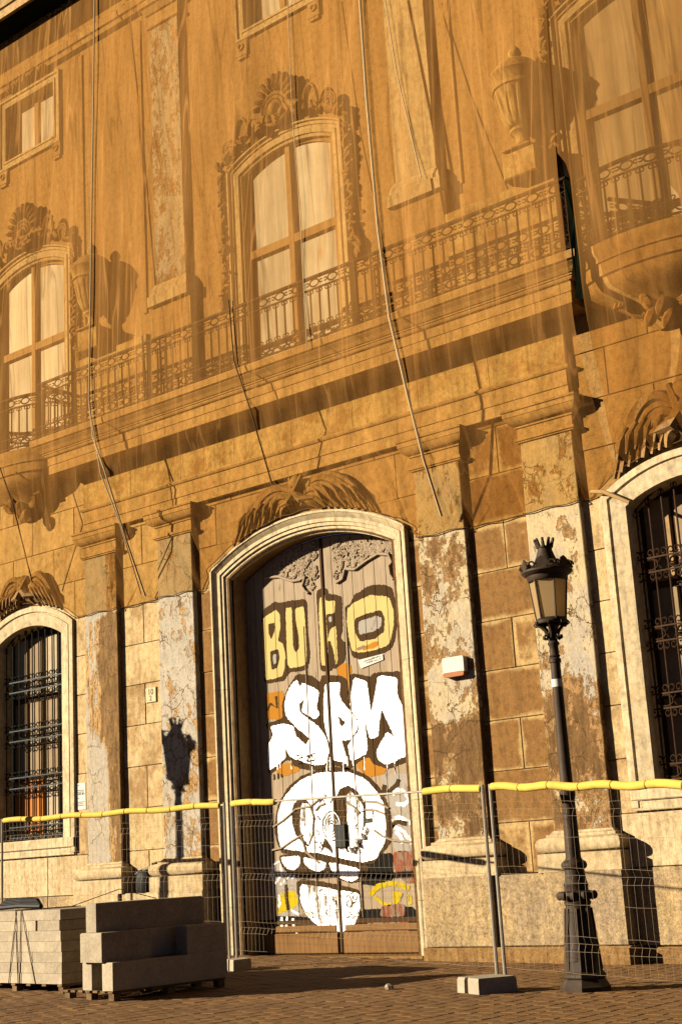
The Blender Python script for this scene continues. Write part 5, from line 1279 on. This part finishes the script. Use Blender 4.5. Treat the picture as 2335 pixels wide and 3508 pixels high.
kerb(0.0, 1.45, 0.40, 0.58, ztp, h1, 'narrow kerb stone standing lowest at the left of the stack')
kerb(-0.05, 0.58, 0.12, 0.54, h1+0.002, h2, 'short kerb stone sticking out in the middle layer at left')
kerb(0.98, 1.52, -0.02, 0.20, h1+0.002, h2, 'short kerb stone in the middle layer at right')
kerb(0.62, 1.50, 0.30, 0.56, h1+0.002, h2, 'kerb stone hidden in shade in the middle layer')
kerb(0.02, 1.47, 0.33, 0.53, h2+0.002, h3, 'long kerb stone lying on top of the stack')
S0 = gr(214, 3408); S0.z = 0
zs = gz(S0.x)+0.012; zt = pallet(S0, 0.0, 0.98, -0.02, 2.15, zs, 'wooden pallet under the pale stone slabs')
lay = 0; z = zt
names = ['lowest', 'second', 'third', 'fourth', 'fifth', 'sixth', 'top']
for k in range(7):
    hgt = 0.128; sh = (0.0, 0.0, 0.0, 0.01, 0.02, 0.025, 0.025)[k]
    cut = (0.63, 0.0, 0.62, 0.0, 0.70, 0.66, 0.0)[k]
    spans = [(-0.02+sh, cut), (cut+0.008, 2.15)] if cut else [(-0.02+sh, 2.15)]
    if k == 5: spans = [(0.02, 0.50), (0.56, 2.15)]
    for i, (b0, b1) in enumerate(spans):
        mb = obox(MB(), S0, -0.02+rnd.uniform(0, 0.008), 0.98, b0, b1, z+0.0015, z+hgt-0.0015, 0.006); c = S0+uy*((b0+b1)/2)
        lab = 'pale stone slab, %s layer of the left stack' % names[k] + (', right piece' if cut and i == 0 else (', left piece' if cut else ''))
        tag(part('stone_slab', mb, 'granite', None, org=(c.x, c.y, z)), lab, 'stone slab', 'stone slabs on the left pallet')
    z += hgt
ztop = z
S2 = S0+ux*1.05; 
for k in range(6):
    mb = obox(MB(), S0, 1.25, 2.1, -0.25, 1.0, zt+k*0.155+0.002, zt+(k+1)*0.155-0.002, 0.006); c = S0+ux*1.6
    tag(part('stone_slab', mb, 'granite', None, org=(c.x, c.y, zt+k*0.155)), 'pale stone slab, layer %s of the rear stack behind the kerb stones' % (['one', 'two', 'three', 'four', 'five', 'six'][k]), 'stone slab', 'stone slabs of the rear stack')
t2 = pallet(S0, 1.28, 2.08, -0.22, 0.95, zs, 'wooden pallet under the rear stack of slabs')
def strap_line(pts, label):
    tag(part('strap', MB().tube(pts, 0.006, 5), 'strap', None, True, org=pts[0]), label, 'strap', 'straps round the slab stack')
def SPt(a, b__, z_): q = S0+ux*a+uy*b__; return (q.x, q.y, z_)
for b0, b1, w in ((0.98, 1.16, 'left'), (0.86, 0.55, 'right'), (0.875, 0.90, 'centre'), (1.0, 0.94, 'second centre')):
    strap_line([SPt(0.9, b0, ztop+0.008), SPt(-0.024, b0, ztop+0.006), SPt(-0.028, (b0+b1)/2, (ztop+zt)/2), SPt(-0.026, b1, zt)], 'dark %s strap slanting down the front of the slab stack' % w)
strap_line([SPt(0.5, 0.55, ztop+0.008), SPt(0.9, 0.0, ztop+0.20), SPt(1.3, -0.25, zt+0.95)], 'loose dark strap lying over the slab stack')
# dark bundle on the slabs, black bag on the ledge
wb = MB(); 
for k in range(5):
    q = S0+ux*(0.35+0.03*k)+uy*(2.0); p2 = S0+ux*(0.42+0.02*k)+uy*(1.08+0.05*k)
    wb.tube([(q.x, q.y, ztop+0.035+0.02*k), ((q.x+p2.x)/2, (q.y+p2.y)/2, ztop+0.05+0.018*k), (p2.x, p2.y, ztop+0.035+0.018*k)], 0.035, 7)
c = S0+ux*0.4+uy*1.5
tag(part('bundle', wb, 'black', None, True, org=(c.x, c.y, ztop)), 'dark rolled bundle lying on the pale slabs', 'bundle')
bu, bz_ = pl(485, 3045, YP+0.02)
bag = MB().lathe([(0.17, 0.0), (0.20, 0.06), (0.20, 0.24), (0.19, 0.30), (0.15, 0.36), (0.06, 0.39), (0.0, 0.40)], (-3.83+XC, YW-0.155, 1.16), 20, sx=1.0, sy=0.72)
tb = thing('bag', (-3.83+XC, YW-0.155, 1.16), 'black bag wedged on the ledge between the two left column bases', 'bag')
part('sack', bag, 'black', tb, True)
tt = MB()
for k in range(7): tt.tube([(-3.83+XC-0.16+0.05*k, YW-0.25, 1.46+0.012*k), (-3.83+XC-0.10+0.05*k, YW-0.18, 1.53+0.012*k)], 0.018, 5)
part('tie', tt, 'galv', tb, True)
# small rubble
rb_ = gr(1330, 3392)
mb = MB().blob((rb_.x, rb_.y, gz(rb_.x)+0.035), 0.05, 0.045, 0.04, 0.4, 6, 4); mb.blob((rb_.x+0.04, rb_.y+0.01, gz(rb_.x)+0.03), 0.03, 0.03, 0.03, 0.1, 5, 4)
tag(part('rubble', mb, 'concrete', None, org=(rb_.x, rb_.y, gz(rb_.x))), 'small pale lump of rubble on the open paving', 'rubble')
